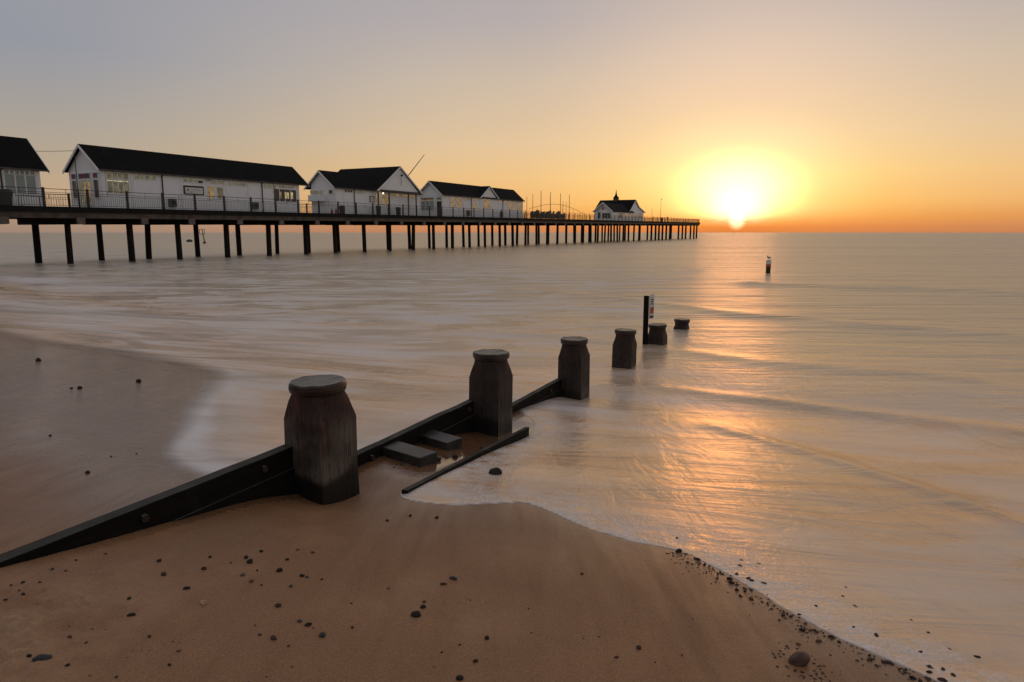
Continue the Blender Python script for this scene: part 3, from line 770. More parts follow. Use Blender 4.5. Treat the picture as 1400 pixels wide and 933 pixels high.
# ------------------------------------------------------------------ pier
PO = np.array([-16.688, 92.761]); PE = np.array([.43696, .89948]); PN = np.array([-PE[1], PE[0]])
KS, KO = 1.2297, .76          # survey units along and across the pier, in metres
def PZ_(s): return 4.80+.0102*s
def pm(s, o, h):
    p = PO+PE*(KS*s+.0079*s-.24)+PN*(o*KO)
    return (float(p[0]), float(p[1]), PZ_(s)+h)
def pmb(s, o, h):
    p = PO+PE*(KS*s)+PN*(o*KO)
    return (float(p[0]), float(p[1]), PZ_(s)+h)
def pmw(s, o, z):
    p = PO+PE*(KS*s)+PN*(o*KO)
    return (float(p[0]), float(p[1]), z)
M['pile'] = simple('pier_pile', (.016,.013,.011), .7, .4, 3, .4, .02, spec=.15)
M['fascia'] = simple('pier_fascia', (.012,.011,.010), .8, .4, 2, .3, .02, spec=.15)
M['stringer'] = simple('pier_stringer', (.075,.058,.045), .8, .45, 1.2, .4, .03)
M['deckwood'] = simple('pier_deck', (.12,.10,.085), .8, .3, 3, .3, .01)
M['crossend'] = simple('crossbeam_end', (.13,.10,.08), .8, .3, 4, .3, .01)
M['rail'] = simple('rail_iron', (.014,.013,.013), .5, .2, 4, 0)
AZ_P = math.atan2(PE[1], PE[0])

def white_mat(name, c, boards=.28):
    m, nt, b = new_mat(name)
    v = coord(nt, (1, 1, 1), (0, 0, -AZ_P), 'Position')
    sp = nt.nodes.new('ShaderNodeSeparateXYZ'); nt.links.new(v, sp.inputs[0])
    n1 = noise(nt, v, 1.1, 5, .6); n2 = noise(nt, coord(nt, (6, 6, .6), (0, 0, 0), 'Position'), 1.5, 5, .65)
    base = mixc(nt, maprange(nt, n2, .52, .8, 0., .5), c+(1,), tuple(x*.62 for x in c)+(1,))
    base = mixc(nt, maprange(nt, n1, .5, .8, 0., .25), base, tuple(x*.72 for x in c)+(1,))
    fr_ = math_(nt, 'FRACT', math_(nt, 'DIVIDE', sp.outputs[0], boards))
    gr = maprange(nt, math_(nt, 'ABSOLUTE', math_(nt, 'SUBTRACT', fr_, .5)), .44, .49)
    base = mixc(nt, math_(nt, 'MULTIPLY', gr, .35), base, tuple(x*.4 for x in c)+(1,))
    nt.links.new(base, b.inputs['Base Color']); b.inputs['Roughness'].default_value = .6
    bump(nt, b, math_(nt, 'SUBTRACT', 1., gr), .5, .015)
    return m
M['white'] = white_mat('white_boards', (.82,.83,.84))
M['trim'] = simple('white_trim', (.74,.74,.74), .5, .08, 2, 0)
def slate_mat():
    m, nt, b = new_mat('slate_roof')
    v = coord(nt, (1, 1, 1), (0, 0, -AZ_P), 'Position')
    n1 = noise(nt, v, .9, 5, .6)
    br = N(nt, 'ShaderNodeTexBrick', i_Scale=1.6, i_Color1=(.006,.006,.006,1), i_Color2=(.011,.010,.009,1), i_Mortar=(.008,.008,.008,1))
    mv = nt.nodes.new('ShaderNodeCombineXYZ'); sp = nt.nodes.new('ShaderNodeSeparateXYZ'); nt.links.new(v, sp.inputs[0])
    nt.links.new(sp.outputs[0], mv.inputs[0]); nt.links.new(math_(nt, 'MULTIPLY', sp.outputs[2], 1.3), mv.inputs[1])
    nt.links.new(mv.outputs[0], br.inputs['Vector'])
    nt.links.new(mixc(nt, maprange(nt, n1, .4, .8, 0., .6), br.outputs['Color'], (.015,.013,.011,1)), b.inputs['Base Color'])
    b.inputs['Roughness'].default_value = .85; b.inputs['Specular IOR Level'].default_value = .08
    bump(nt, b, br.outputs['Fac'], .3, .01)
    return m
M['roof'] = slate_mat()
def pane_mat(name, base, emis, strength):
    m, nt, b = new_mat(name)
    v = coord(nt); n1 = noise(nt, v, 2.2, 3, .6)
    b.inputs['Base Color'].default_value = base+(1,); b.inputs['Roughness'].default_value = .12
    nt.links.new(mixc(nt, maprange(nt, n1, .3, .7, .25, 1.), (0,0,0,1), emis+(1,)), b.inputs['Emission Color'])
    b.inputs['Emission Strength'].default_value = strength
    return m
M['pane_glow'] = pane_mat('glowing_window_pane', (.10,.10,.08), (.80,.72,.42), .13)  # room light in the long pavilion; elsewhere emission imitating sky seen through
M['pane_sky_warm'] = pane_mat('warm_sky_pane', (.10,.09,.07), (1.,.62,.25), .27)  # emission standing in for warm sky showing through both walls
M['pane_sky_bright'] = pane_mat('bright_sky_pane', (.10,.09,.07), (1.,.78,.36), .55)  # stronger emission for the sky behind see-through panes
M['pane_dark'] = simple('dark_window_pane', (.030,.034,.036), .15, .2, 2, 0)
M['blind'] = simple('drawn_blind', (.27,.31,.29), .6, .12, 1, 0)
M['tube'] = pane_mat('fluorescent_tube', (.5,.5,.4), (1.,.9,.55), .7)
M['bulb'] = pane_mat('lamp_bulb', (.5,.5,.4), (1.,.8,.45), 6.)
M['flag_red'] = simple('red_bunting', (.38,.04,.07), .8, .2, 4, 0)
M['flag_blue'] = simple('blue_bunting', (.05,.15,.24), .8, .2, 4, 0)
M['flag_green'] = simple('green_bunting', (.05,.22,.15), .8, .2, 4, 0)
M['acgrey'] = simple('ac_casing', (.09,.094,.10), .6, .2, 6, 0)
M['bin'] = simple('dark_bin_plastic', (.028,.030,.032), .5, .2, 6, 0)
M['orange'] = simple('orange_panel', (.45,.16,.05), .6, .2, 6, 0)

HOFF = 0.0     # facades stand at o = 0
OW = 5.7       # far wall
def windowp(par, s0, s1, h0, h1, nx, pane, rows=(), o=0., side=None, fr=.07):
    """framed window on the near facade (o) or, with side = s, on a gable end; returns the frame part"""
    def B(mb, a0, a1, d0, d1, z0, z1):
        if side is None: mb.box(a0, a1, o-d1, o-d0, z0, z1)
        else: mb.box(side-d1, side-d0, a0, a1, z0, z1)
    f = MB(pm)
    B(f, s0-fr, s1+fr, .003, .06, h0-fr, h0); B(f, s0-fr, s1+fr, .003, .06, h1, h1+fr)
    B(f, s0-fr, s0, .003, .06, h0, h1); B(f, s1, s1+fr, .003, .06, h0, h1)
    for i in range(1, nx):
        m_ = s0+(s1-s0)*i/nx; B(f, m_-.035, m_+.035, .003, .05, h0, h1)
    for r_ in rows: B(f, s0, s1, .004, .045, r_-.03, r_+.03)
    fo = f.build('window', M['trim'], par)
    p = MB(pm); B(p, s0, s1, .004, .02, h0, h1)
    p.build('pane', M[pane], fo)
    return fo
def panel_strip(par, s, h0, h1, wd=.16, o=0.):
    return MB(pm).box(s-wd/2, s+wd/2, o-.05, o-.002, h0, h1).build('pilaster', M['trim'], par)
def downpipe(par, s, h1=3.0):
    return MB(pm).tube((s, -.1, .0), (s, -.1, h1), .05, .05, 8).tube((s, -.1, h1), (s+.05, -.42, h1+.12), .05, .05, 8).build('downpipe', M['rail'], par)
def ac_unit(par, s, h=.3, wd=.55, ht=.72):
    a = MB(pm).box(s, s+wd, -.38, -.02, h, h+ht).build('air_conditioner', M['acgrey'], par, bevel=.03)
    MB(pm).tube((s+wd/2, -.385, h+ht*.5), (s+wd/2, -.40, h+ht*.5), .2, .2, 16).build('fan_grille', M['rail'], a)
    return a
def roof_slab(mb, a, b_, c_, d_, t=.10):
    """sloping slab from four corners (top surface) with thickness t downward"""
    vs = [a, b_, c_, d_]+[(p[0], p[1], p[2]-t) for p in (a, b_, c_, d_)]
    mb.add(vs, [(0,1,2,3),(7,6,5,4),(0,4,5,1),(1,5,6,2),(2,6,7,3),(3,7,4,0)])
def gabled(par, s0, s1, ovs=.45, ovo=.3, eave=3.05, ridge=5.45, o0=0., o1=OW, ovs1=None, ovo1=None):
    """walls with gables at both ends, roof and bargeboards"""
    ovs1 = ovs if ovs1 is None else ovs1; ovo1 = ovo if ovo1 is None else ovo1
    om = (o0-ovo+o1+ovo1)/2; k = (ridge-eave)/(om-(o0-ovo))
    wl = MB(pm)
    wl.box(s0, s1, o0, o1, .0, eave-.03)
    zt = ridge-.12
    ze = eave+k*ovo-.12
    ze1 = eave+k*ovo1-.12
    wl.prism([(o0, eave-.03), (o1, eave-.03), (o1, ze1), (om, zt), (o0, ze)], 0, s0+.02, s1-.02)
    wl.build('wall', M['white'], par)
    rf = MB(pm)
    roof_slab(rf, (s0-ovs, o0-ovo, eave), (s1+ovs1, o0-ovo, eave), (s1+ovs1, om, ridge), (s0-ovs, om, ridge))
    roof_slab(rf, (s0-ovs, om, ridge), (s1+ovs1, om, ridge), (s1+ovs1, o1+ovo1, eave), (s0-ovs, o1+ovo1, eave))
    r_ = rf.build('roof', M['roof'], par)
    for s_, e_ in ((s0-ovs, -1), (s1+ovs1, 1)):
        a, b_ = (s_-.05, s_-.003) if e_ < 0 else (s_+.003, s_+.05)
        bb = MB(pm)
        bb.prism([(o0-ovo-.02, eave-.02), (om, ridge-.02), (o1+ovo1+.02, eave-.02), (o1+ovo1+.02, eave-.24), (om, ridge-.26), (o0-ovo-.02, eave-.24)], 0, a, b_)
        bb.build('bargeboard', M['trim'], r_)
    gt = MB(pm).tube((s0-ovs, o0-ovo-.06, eave-.06), (s1+ovs1, o0-ovo-.06, eave-.06), .06, .06, 8)
    gt.build('gutter', M['trim'] if False else M['stringer'], r_)
    return r_
def bunting(par, a0, a1, h, n, side, cols=('flag_blue','flag_red','flag_blue','flag_red')):
    for i in range(n):
        c_ = a0+(a1-a0)*(i+.5)/n; w_ = abs(a1-a0)/n*.42
        MB(pm).box(side-.075, side-.065, c_-w_, c_+w_, h-.32, h).build('pennant', M[cols[i % len(cols)]], par)

HG = 'white boarded pavilions in a row along the pier'
# --- leftmost pavilion, cut by the frame
hut = empty('pavilion', pm(-45, 0, 0), 'white pavilion with pale drawn blinds, cut off by the left edge of the photo', 'pavilion', HG)
gabled(hut, -56, -35.85, eave=2.78, ridge=5.3)
windowp(hut, -37.85, -36.15, .95, 2.28, 3, 'blind'); windowp(hut, -37.85, -36.15, 2.36, 2.62, 6, 'blind')
windowp(hut, -40.6, -38.3, .95, 2.28, 3, 'blind'); windowp(hut, -40.6, -38.3, 2.36, 2.62, 6, 'blind')
downpipe(hut, -38.05, 2.6); panel_strip(hut, -35.95, 0, 2.7, .2)
# --- long pavilion
hut = empty('pavilion', pm(-23, 0, 0), 'longest white pavilion, second from the left, with a noticeboard and lit windows', 'pavilion', HG)
gabled(hut, -31.95, -13.5, ovs=.25, ovs1=1.1, eave=3.18, ridge=5.32, o1=5.7)
w_ = windowp(hut, -31.6, -30.05, 1.28, 3.0, 4, 'pane_glow', (2.45,))
MB(pm).box(-31.58, -30.07, -.035, -.022, 2.28, 2.34).build('fluorescent_tube', M['tube'], w_)
panel_strip(hut, -31.84, 0, 3.0, .2); panel_strip(hut, -29.78, 0, 3.0, .2)
windowp(hut, -29.6, -27.95, 2.62, 2.95, 4, 'pane_glow')
downpipe(hut, -27.45); panel_strip(hut, -25.85, 0, 3.0)
windowp(hut, -25.6, -24.45, 2.64, 2.98, 3, 'pane_glow')
nb = MB(pm).box(-25.68, -23.9, -.10, -.003, 1.5, 2.3).build('noticeboard', M['rail'], hut)
MB(pm).box(-25.58, -24.0, -.115, -.102, 1.58, 2.14).build('notice', M['white_plate'], nb)
MB(pm).prism([(-25.45,1.88),(-25.38,1.99),(-25.30,1.98),(-25.26,1.86),(-25.36,1.80)], 1, -.12, -.116).build('emblem', M['stringer'], nb)
MB(pm).box(-25.15, -24.85, -.12, -.116, 1.70, 1.75).build('red_line', M['red_paint'], nb)
MB(pm).box(-25.0, -24.2, -.12, -.116, 1.92, 1.95).build('text_line', M['acgrey'], nb)
MB(pm).box(-24.3, -23.98, -.2, -.003, 2.63, 2.8).build('loudspeaker', M['rail'], hut)
lp = MB(pm).tube((-23.5, -.02, 2.92), (-23.5, -.45, 2.98), .025, .025, 6).build('wall_lamp', M['rail'], hut)
MB(pm).tube((-23.5, -.45, 3.02), (-23.5, -.45, 2.86), .06, .2, 12).build('lamp_shade', M['acgrey'], lp)
windowp(hut, -23.15, -21.9, 2.62, 2.95, 4, 'pane_glow')
w_ = windowp(hut, -23.5, -22.93, 1.22, 2.35, 1, 'pane_sky_warm'); windowp(hut, -22.62, -22.04, 1.22, 2.33, 1, 'pane_glow')
panel_strip(hut, -21.7, 0, 3.0); windowp(hut, -21.45, -19.65, 2.62, 2.92, 4, 'pane_glow'); panel_strip(hut, -19.45, 0, 3.0)
downpipe(hut, -17.97); windowp(hut, -17.75, -16.4, 2.6, 2.95, 4, 'pane_glow')
windowp(hut, -16.0, -14.2, 2.66, 2.93, 5, 'pane_glow')
dw = windowp(hut, -16.65, -13.95, 1.22, 2.52, 4, 'pane_dark')
for a, b_, c_ in ((-15.95, -15.75, 'pane_sky_warm'), (-15.35, -15.12, 'pane_sky_bright'), (-15.02, -14.83, 'pane_sky_bright'), (-14.58, -14.33, 'pane_sky_bright')):
    MB(pm).box(a, b_, -.034, -.021, 1.55, 2.25).build('sky_glow_pane', M[c_], dw)  # panes made to glow in place of sky seen through them
for a, c_ in ((-15.4, 'flag_green'), (-15.1, 'flag_red'), (-14.6, 'flag_green')):
    MB(pm).box(a, a+.22, -.075, -.062, 2.3, 2.5).build('pennant', M[c_], dw)
panel_strip(hut, -13.65, 0, 3.0, .2)
ac_unit(hut, -27.06); ac_unit(hut, -19.15)
# gable end with French windows and bunting
fr_ = windowp(hut, 1.85, 3.85, .35, 2.35, 3, 'pane_glow', (1.2,), side=-31.95)
MB(pm).box(-31.985, -31.975, 2.0, 2.4, 1.0, 2.2).build('sky_glow_pane', M['pane_sky_warm'], fr_)
MB(pm).box(-31.985, -31.975, 2.65, 3.05, 1.0, 2.2).build('sky_glow_pane', M['pane_sky_warm'], fr_)
windowp(hut, .5, 1.3, .9, 2.35, 1, 'pane_dark', side=-31.95); windowp(hut, 4.35, 5.1, .9, 2.35, 1, 'pane_dark', side=-31.95)
for a0, a1 in ((.5, 1.3), (1.85, 3.85), (4.35, 5.1)):
    w_ = windowp(hut, a0, a1, 2.5, 2.92, 2, 'pane_dark', side=-31.95)
    bunting(w_, a0, a1, 2.9, 2 if a1-a0 < 1 else 5, -31.95)
fp = MB(pm).tube((-32.6, 2.6, 0), (-32.6, 2.6, 1.6), .07, .06, 8).tube((-32.6, 2.6, 1.6), (-32.6, 2.6, 4.5), .035, .025, 8).build('gable_pole', M['rail'], hut)
# --- cross-gabled pavilion
hut = empty('pavilion', pm(-1, 0, 0), 'white pavilion with a big cross gable, a porch and a pole leaning from its roof', 'pavilion', HG)
gabled(hut, -8.6, 6.3, ovs=.28, eave=3.15, ridge=5.28, o1=4.95, ovo1=1.05)
wl = MB(pm).prism([(-2.15, 3.3), (5.3, 3.3), (1.62, 6.45)], 1, -.75, 3.0); wl.box(-2.0, 5.2, 5.2, 12.3, 0, 3.2); wl.build('gable_wall', M['white'], hut)
rf = MB(pm)
roof_slab(rf, (-2.75, -1.05, 3.12), (1.6, -1.05, 6.6), (1.6, 12.6, 6.6), (-2.75, 12.6, 3.12), .1)
roof_slab(rf, (1.6, -1.05, 6.6), (5.95, -1.05, 3.12), (5.95, 12.6, 3.12), (1.6, 12.6, 6.6), .1)
cr = rf.build('cross_roof', M['roof'], hut)
MB(pm).prism([(-2.8, 3.1), (1.6, 6.59), (6.0, 3.1), (5.75, 3.06), (1.6, 6.35), (-2.5, 3.06)], 1, -1.11, -1.055).build('bargeboard', M['trim'], cr)
MB(pm).box(-3.0, 5.6, -1.0, -.76, 3.06, 3.28).build('porch_beam', M['rail'], hut)
for s_ in (-2.5, -.55, 3.05, 4.6):
    MB(pm).box(s_-.07, s_+.07, -1.0, -.86, 0, 3.05).build('porch_post', M['rail'], hut)
MB(pm).tube((1.62, -1.1, 4.0), (1.62, -1.1, 5.5), .03, .03, 6).tube((1.62, -1.1, 5.35), (1.62, -1.35, 5.4), .12, .16, 10).build('gable_lamp', M['rail'], hut)
pl_ = MB(pm).tube((3.3, -.5, 5.3), (5.9, -1.6, 8.6), .07, .04, 8).build('leaning_pole', M['rail'], hut)
windowp(hut, -7.2, -6.0, 2.70, 2.98, 3, 'pane_dark'); windowp(hut, -5.5, -4.0, 2.70, 2.98, 3, 'pane_glow')
downpipe(hut, -5.75); panel_strip(hut, -8.5, 0, 3.0, .2); panel_strip(hut, -7.4, 0, 3.0, .14)
nb = MB(pm).box(-3.25, -2.4, -.08, -.003, 1.65, 2.4).build('noticeboard', M['rail'], hut)
MB(pm).box(-3.17, -2.48, -.095, -.082, 1.72, 2.3).build('notice', M['white_plate'], nb)
MB(pm).box(-2.8, -2.6, -.10, -.096, 2.0, 2.2).build('red_line', M['red_paint'], nb)
windowp(hut, -2.1, -1.6, 1.4, 2.7, 1, 'pane_sky_warm'); windowp(hut, -1.2, .1, 1.4, 2.75, 3, 'pane_sky_warm')
for a, b_ in ((.8, 2.0), (2.5, 3.7), (4.2, 5.2)): windowp(hut, a, b_, 2.55, 2.92, 4, 'pane_sky_warm')
MB(pm).tube((-1.5, -.8, 2.75), (-1.5, -.8, 2.9), .1, .06, 10).build('porch_lamp', M['bulb'], hut)
panel_strip(hut, 6.2, 0, 3.0, .2); panel_strip(hut, 2.2, 0, 3.0, .1)
windowp(hut, 2.4, 5.0, 2.45, 2.85, 3, 'pane_glow', side=-8.6)
MB(pm).box(-9.05, -8.605, 2.0, 5.0, 1.55, 2.3).build('serving_hatch', M['white'], hut)
windowp(hut, .5, 1.2, 2.45, 2.85, 1, 'pane_dark', side=-8.6)
# --- pavilion with the small cross gable
hut = empty('pavilion', pm(22, 0, 0), 'white pavilion with a small flush gable and warm windows, fourth from the left', 'pavilion', HG)
gabled(hut, 11.3, 34.9, ovs=.35, eave=3.3, ridge=5.48, o1=5.75)
MB(pm).prism([(21.1, .0), (26.1, .0), (26.1, 3.3), (23.6, 5.25), (21.1, 3.3)], 1, -.06, 2.8).build('gable_wall', M['white'], hut)
rf = MB(pm)
roof_slab(rf, (20.75, -.35, 3.3), (23.6, -.35, 5.4), (23.6, 3.0, 5.4), (20.75, 3.0, 3.3), .09)
roof_slab(rf, (23.6, -.35, 5.4), (26.45, -.35, 3.3), (26.45, 3.0, 3.3), (23.6, 3.0, 5.4), .09)
cr = rf.build('cross_roof', M['roof'], hut)
MB(pm).prism([(20.7, 3.28), (23.6, 5.39), (26.5, 3.28), (26.3, 3.2), (23.6, 5.18), (20.9, 3.2)], 1, -.41, -.355).build('bargeboard', M['trim'], cr)
windowp(hut, 22.0, 24.0, 1.6, 3.1, 3, 'pane_sky_warm', (2.6,), o=-.06)
windowp(hut, 13.2, 14.3, 1.5, 3.05, 3, 'pane_sky_warm'); windowp(hut, 14.8, 16.1, 1.5, 3.05, 4, 'pane_sky_warm')
windowp(hut, 16.6, 18.3, 2.75, 3.05, 4, 'pane_glow')
dr = MB(pm).box(18.75, 20.0, -.05, -.003, .05, 2.5).build('door', M['trim'], hut)
MB(pm).box(18.9, 19.85, -.062, -.052, 1.3, 2.35).build('pane', M['pane_sky_warm'], dr)
windowp(hut, 18.8, 20.0, 2.72, 3.05, 3, 'pane_sky_warm')
windowp(hut, 26.6, 27.5, 2.7, 3.05, 2, 'pane_sky_warm'); windowp(hut, 28.4, 29.1, 2.6, 3.05, 2, 'pane_sky_warm')
windowp(hut, 29.7, 30.9, 1.5, 3.05, 3, 'pane_sky_warm', (2.3,)); windowp(hut, 31.4, 32.6, 1.5, 3.05, 3, 'pane_sky_warm', (2.3,)); windowp(hut, 33.3, 34.5, 1.5, 3.05, 3, 'pane_sky_warm', (2.3,))
for s_ in (13.0, 16.4, 20.9, 28.0, 34.8): panel_strip(hut, s_, 0, 3.1, .14)
downpipe(hut, 18.5); downpipe(hut, 27.9)
ac_unit(hut, 17.2, .2, .7, .9); ac_unit(hut, 27.0, .2, .7, .9)
w_ = windowp(hut, 2.1, 5.1, 1.0, 2.4, 3, 'blind', side=11.3)
w_ = windowp(hut, 2.1, 5.1, 2.45, 2.9, 4, 'pane_sky_warm', side=11.3); bunting(w_, 2.1, 5.1, 2.9, 5, 11.3, ('flag_green','flag_red'))
dr = MB(pm).box(11.23, 11.297, .3, 1.3, .05, 2.3).build('door', M['pane_dark'], hut)
w_ = windowp(hut, .3, 1.3, 2.45, 2.9, 2, 'pane_sky_warm', side=11.3); bunting(w_, .3, 1.3, 2.9, 2, 11.3, ('flag_green','flag_blue'))
# --- far pavilion with spire
hut = empty('pavilion', pm(92, 0, 0), 'far white pavilion near the head of the pier with a little spire on its ridge', 'pavilion', HG)
wl = MB(pm)
wl.box(79.8, 94, -.6, 6.1, 0, 2.6); wl.prism([(-.6, 2.58), (6.1, 2.58), (2.75, 4.7)], 0, 79.82, 94)
wl.build('wing_wall', M['white'], hut)
rf = MB(pm)
roof_slab(rf, (79.2, -1.0, 2.4), (96, -1.0, 2.4), (96, 2.75, 4.85), (79.2, 2.75, 4.85), .1)
roof_slab(rf, (79.2, 2.75, 4.85), (96, 2.75, 4.85), (96, 6.5, 2.4), (79.2, 6.5, 2.4), .1)
r_ = rf.build('wing_roof', M['roof'], hut)
MB(pm).prism([(-1.05, 2.38), (2.75, 4.84), (6.55, 2.38), (6.3, 2.25), (2.75, 4.52), (-.8, 2.25)], 0, 79.08, 79.19).build('bargeboard', M['trim'], r_)
MB(pm).box(93.6, 106, -.2, 13.4, 0, 2.8).prism([(93.6, 2.78), (106, 2.78), (101.2, 4.2), (98, 6.0), (93.6, 2.78)][:4], 1, -.18, 13.3).build('wall', M['white'], hut)
rf = MB(pm)
roof_slab(rf, (93.0, -.5, 2.7), (93.0, 14, 2.7), (98, 14, 6.25), (98, -.5, 6.25), .12)
roof_slab(rf, (98, -.5, 6.25), (98, 14, 6.25), (101.2, 14, 4.25), (101.2, -.5, 4.25), .12)
roof_slab(rf, (101.2, -.5, 4.25), (101.2, 14, 4.25), (107, 14, 2.75), (107, -.5, 2.75), .12)
r_ = rf.build('roof', M['roof'], hut)
MB(pm).prism([(92.95, 2.7), (98, 6.24), (101.3, 4.24), (107.1, 2.74), (107.1, 2.5), (101.1, 4.0), (98, 5.9), (93.1, 2.5)], 1, -.6, -.51).build('bargeboard', M['trim'], r_)
cu = MB(pm).box(97.3, 98.7, 6.7, 8.3, 5.6, 6.9).build('cupola', M['stringer'], hut)
MB(pm).tube((98, 7.5, 6.9), (98, 7.5, 7.4), 1.2, .55, 8).tube((98, 7.5, 7.4), (98, 7.5, 8.2), .55, .22, 8).tube((98, 7.5, 8.2), (98, 7.5, 9.4), .22, .03, 8).build('spire', M['roof'], cu)
windowp(hut, .2, 3.2, .6, 2.0, 3, 'pane_dark', side=79.8); windowp(hut, 3.8, 4.8, .6, 2.2, 1, 'pane_dark', side=79.8)
MB(pm).box(79.7, 79.795, 2.6, 3.3, 2.9, 3.5).build('round_plaque', M['orange'], hut)
windowp(hut, 84.5, 87, .8, 2.1, 3, 'pane_dark', o=-.6); windowp(hut, 89, 91.2, .8, 2.1, 3, 'pane_sky_warm', o=-.6)
for s_ in (94.6, 97, 99.5, 102, 104.3): windowp(hut, s_, s_+1.1, .9, 2.4, 1, 'pane_glow' if s_ != 102 else 'pane_dark', o=-.2)

# --- the pier itself
pier = empty('pier', pm(0, 0, 0), 'long dark timber pier on piles carrying the row of white pavilions out to sea', 'pier')
S0, S1 = -75., 173.5
seg = np.linspace(S0, S1, 60)
def longbox(s0, s1, o0, o1, h0, h1, n=40):
    mb = MB(pm)
    ss = np.linspace(s0, s1, n+1)
    vs = []
    for s_ in ss: vs += [(s_, o0, h0), (s_, o1, h0), (s_, o1, h1), (s_, o0, h1)]
    fs = [(3, 2, 1, 0), (4*n, 4*n+1, 4*n+2, 4*n+3)]
    for i in range(n):
        a = 4*i; c_ = a+4
        fs += [(a+j, a+(j+1) % 4, c_+(j+1) % 4, c_+j) for j in range(4)]
    return mb.add(vs, fs)
longbox(S0, S1, -2.62, 8.1, -.16, -.004).build('deck', M['deckwood'], pier)
for a_, b_, c_ in ((91., 110., 14.6), (-4., 7., 13.4)): MB(pm).box(a_, b_, 8.23, c_, -.5, -.006).build('deck', M['deckwood'], pier)
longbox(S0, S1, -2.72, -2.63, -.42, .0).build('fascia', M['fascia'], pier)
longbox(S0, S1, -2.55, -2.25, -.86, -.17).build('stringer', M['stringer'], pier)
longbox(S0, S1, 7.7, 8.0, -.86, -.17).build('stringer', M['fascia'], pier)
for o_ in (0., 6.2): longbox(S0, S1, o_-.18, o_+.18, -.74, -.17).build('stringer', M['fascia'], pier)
# stepped repairs of the fascia
rnd = random.Random(3)
bents = [-52.4, -48., -43.6, -39.4, -35.0, -30.6, -26.8, -22.3, -17.8, -13.35, -9.05, -4.55, 0.]+[4.5*i-.02*i for i in range(1, 24)]
for s_ in bents:
    j = rnd.uniform(-.05, .05)
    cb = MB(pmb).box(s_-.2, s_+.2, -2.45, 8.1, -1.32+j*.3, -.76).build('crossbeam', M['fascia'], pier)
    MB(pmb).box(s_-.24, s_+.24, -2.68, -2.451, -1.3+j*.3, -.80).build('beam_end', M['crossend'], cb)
    if s_ > -45:
        for o_ in (0., 5.75):
            r_ = .235+rnd.uniform(-.02, .03)
            top = pmb(s_+rnd.uniform(-.12, .12), o_+rnd.uniform(-.1, .1), -1.28)
            bot = pmw(s_+rnd.uniform(-.08, .08), o_+rnd.uniform(-.08, .08), -2.2)
            MB().tube(bot, top, r_*1.08, r_, 12).build('pile', M['pile'], pier, smooth=False)
for s_ in (112, 116.3, 120, 124, 128.5, 133, 144.5, 150, 155, 162.6, 168.2, 173.0):
    MB(pmb).box(s_-.2, s_+.2, -2.6, 8.1, -1.3, -.76).build('crossbeam', M['fascia'], pier)
    MB().tube(pmw(s_, -1.4, -2.5), pmb(s_, -1.4, -1.2), .34, .32, 10).build('pile', M['pile'], pier)
for s_ in (118, 126, 155.5, 172.4):
    MB().tube(pmw(s_, 6.2, -2.5), pmb(s_, 6.2, -1.2), .32, .30, 10).build('pile', M['pile'], pier)
longbox(S0, S1, 8.11, 8.22, -.42, .0).build('fascia', M['fascia'], pier)

def railing(o_, sa, sb, label, step=2.66, bal=.14, hpost=1.4, back=0):
    r_ = empty('railing', pm((sa+sb)/2, o_, 0), label, 'railing', 'iron railings along the pier')
    s_ = sa; k = 0
    inf = MB(pm)
    while s_ <= sb+.01:
        MB(pm).box(s_-.07, s_+.07, o_-.07, o_+.07, 0, hpost).build('rail_post', M['rail'], r_)
        s_ += step
    for h, t in ((1.30, .022), (1.04, .016), (.90, .016), (.10, .016)):
        longbox(sa, sb, o_-t, o_+t, h-t, h+t).build('rail', M['rail'], r_)
    s_ = sa
    while s_ < sb:
        w2 = .008 if s_ < 40 else .02
        inf.box(s_-w2, s_+w2, o_-.008, o_+.008, .1, .9)
        s_ += bal if s_ < 40 else bal*3
    # short struts between the top rails
    s_ = sa+step/2
    while s_ < sb:
        inf.box(s_-.012, s_+.012, o_-.012, o_+.012, .9, 1.3); s_ += step
    tag(inf.build('balusters', M['rail'], r_), kind='stuff')
    return r_
railing(-2.45, -60.55, 110., 'long dark iron railing along the near edge of the pier')
railing(7.9, -60.55, 110., 'dark iron railing along the far edge of the pier, seen in the gaps between pavilions', bal=.2)
# railing of the head: close wooden palings
def head_rail(o_, sa, sb, label):
    r_ = empty('railing', pm((sa+sb)/2, o_, 0), label, 'railing', 'iron railings along the pier')
    longbox(sa, sb, o_-.04, o_+.04, 1.25, 1.35).build('rail', M['rail'], r_)
    inf = MB(pm); s_ = sa
    while s_ < sb: inf.box(s_-.04, s_+.04, o_-.02, o_+.02, 0, 1.25); s_ += .62
    tag(inf.build('palings', M['rail'], r_), kind='stuff')
    s_ = sa
    while s_ <= sb: MB(pm).box(s_-.11, s_+.11, o_-.08, o_+.08, 0, 1.5).build('rail_post', M['rail'], r_); s_ += 4.
    return r_
head_rail(-2.4, 110.6, 173.3, 'close paling railing along the near edge of the pier head')
head_rail(7.9, 110.6, 173.3, 'close paling railing along the far edge of the pier head')
er = empty('railing', pm(173.3, 3, 0), 'short paling railing across the very end of the pier', 'railing', 'iron railings along the pier')
inf = MB(pm); inf.box(173.2, 173.3, -2.4, 7.9, 1.25, 1.35)
o_ = -2.2
while o_ < 7.9: inf.box(173.2, 173.28, o_-.1, o_+.1, 0, 1.25); o_ += .45
inf.build('palings', M['rail'], er)
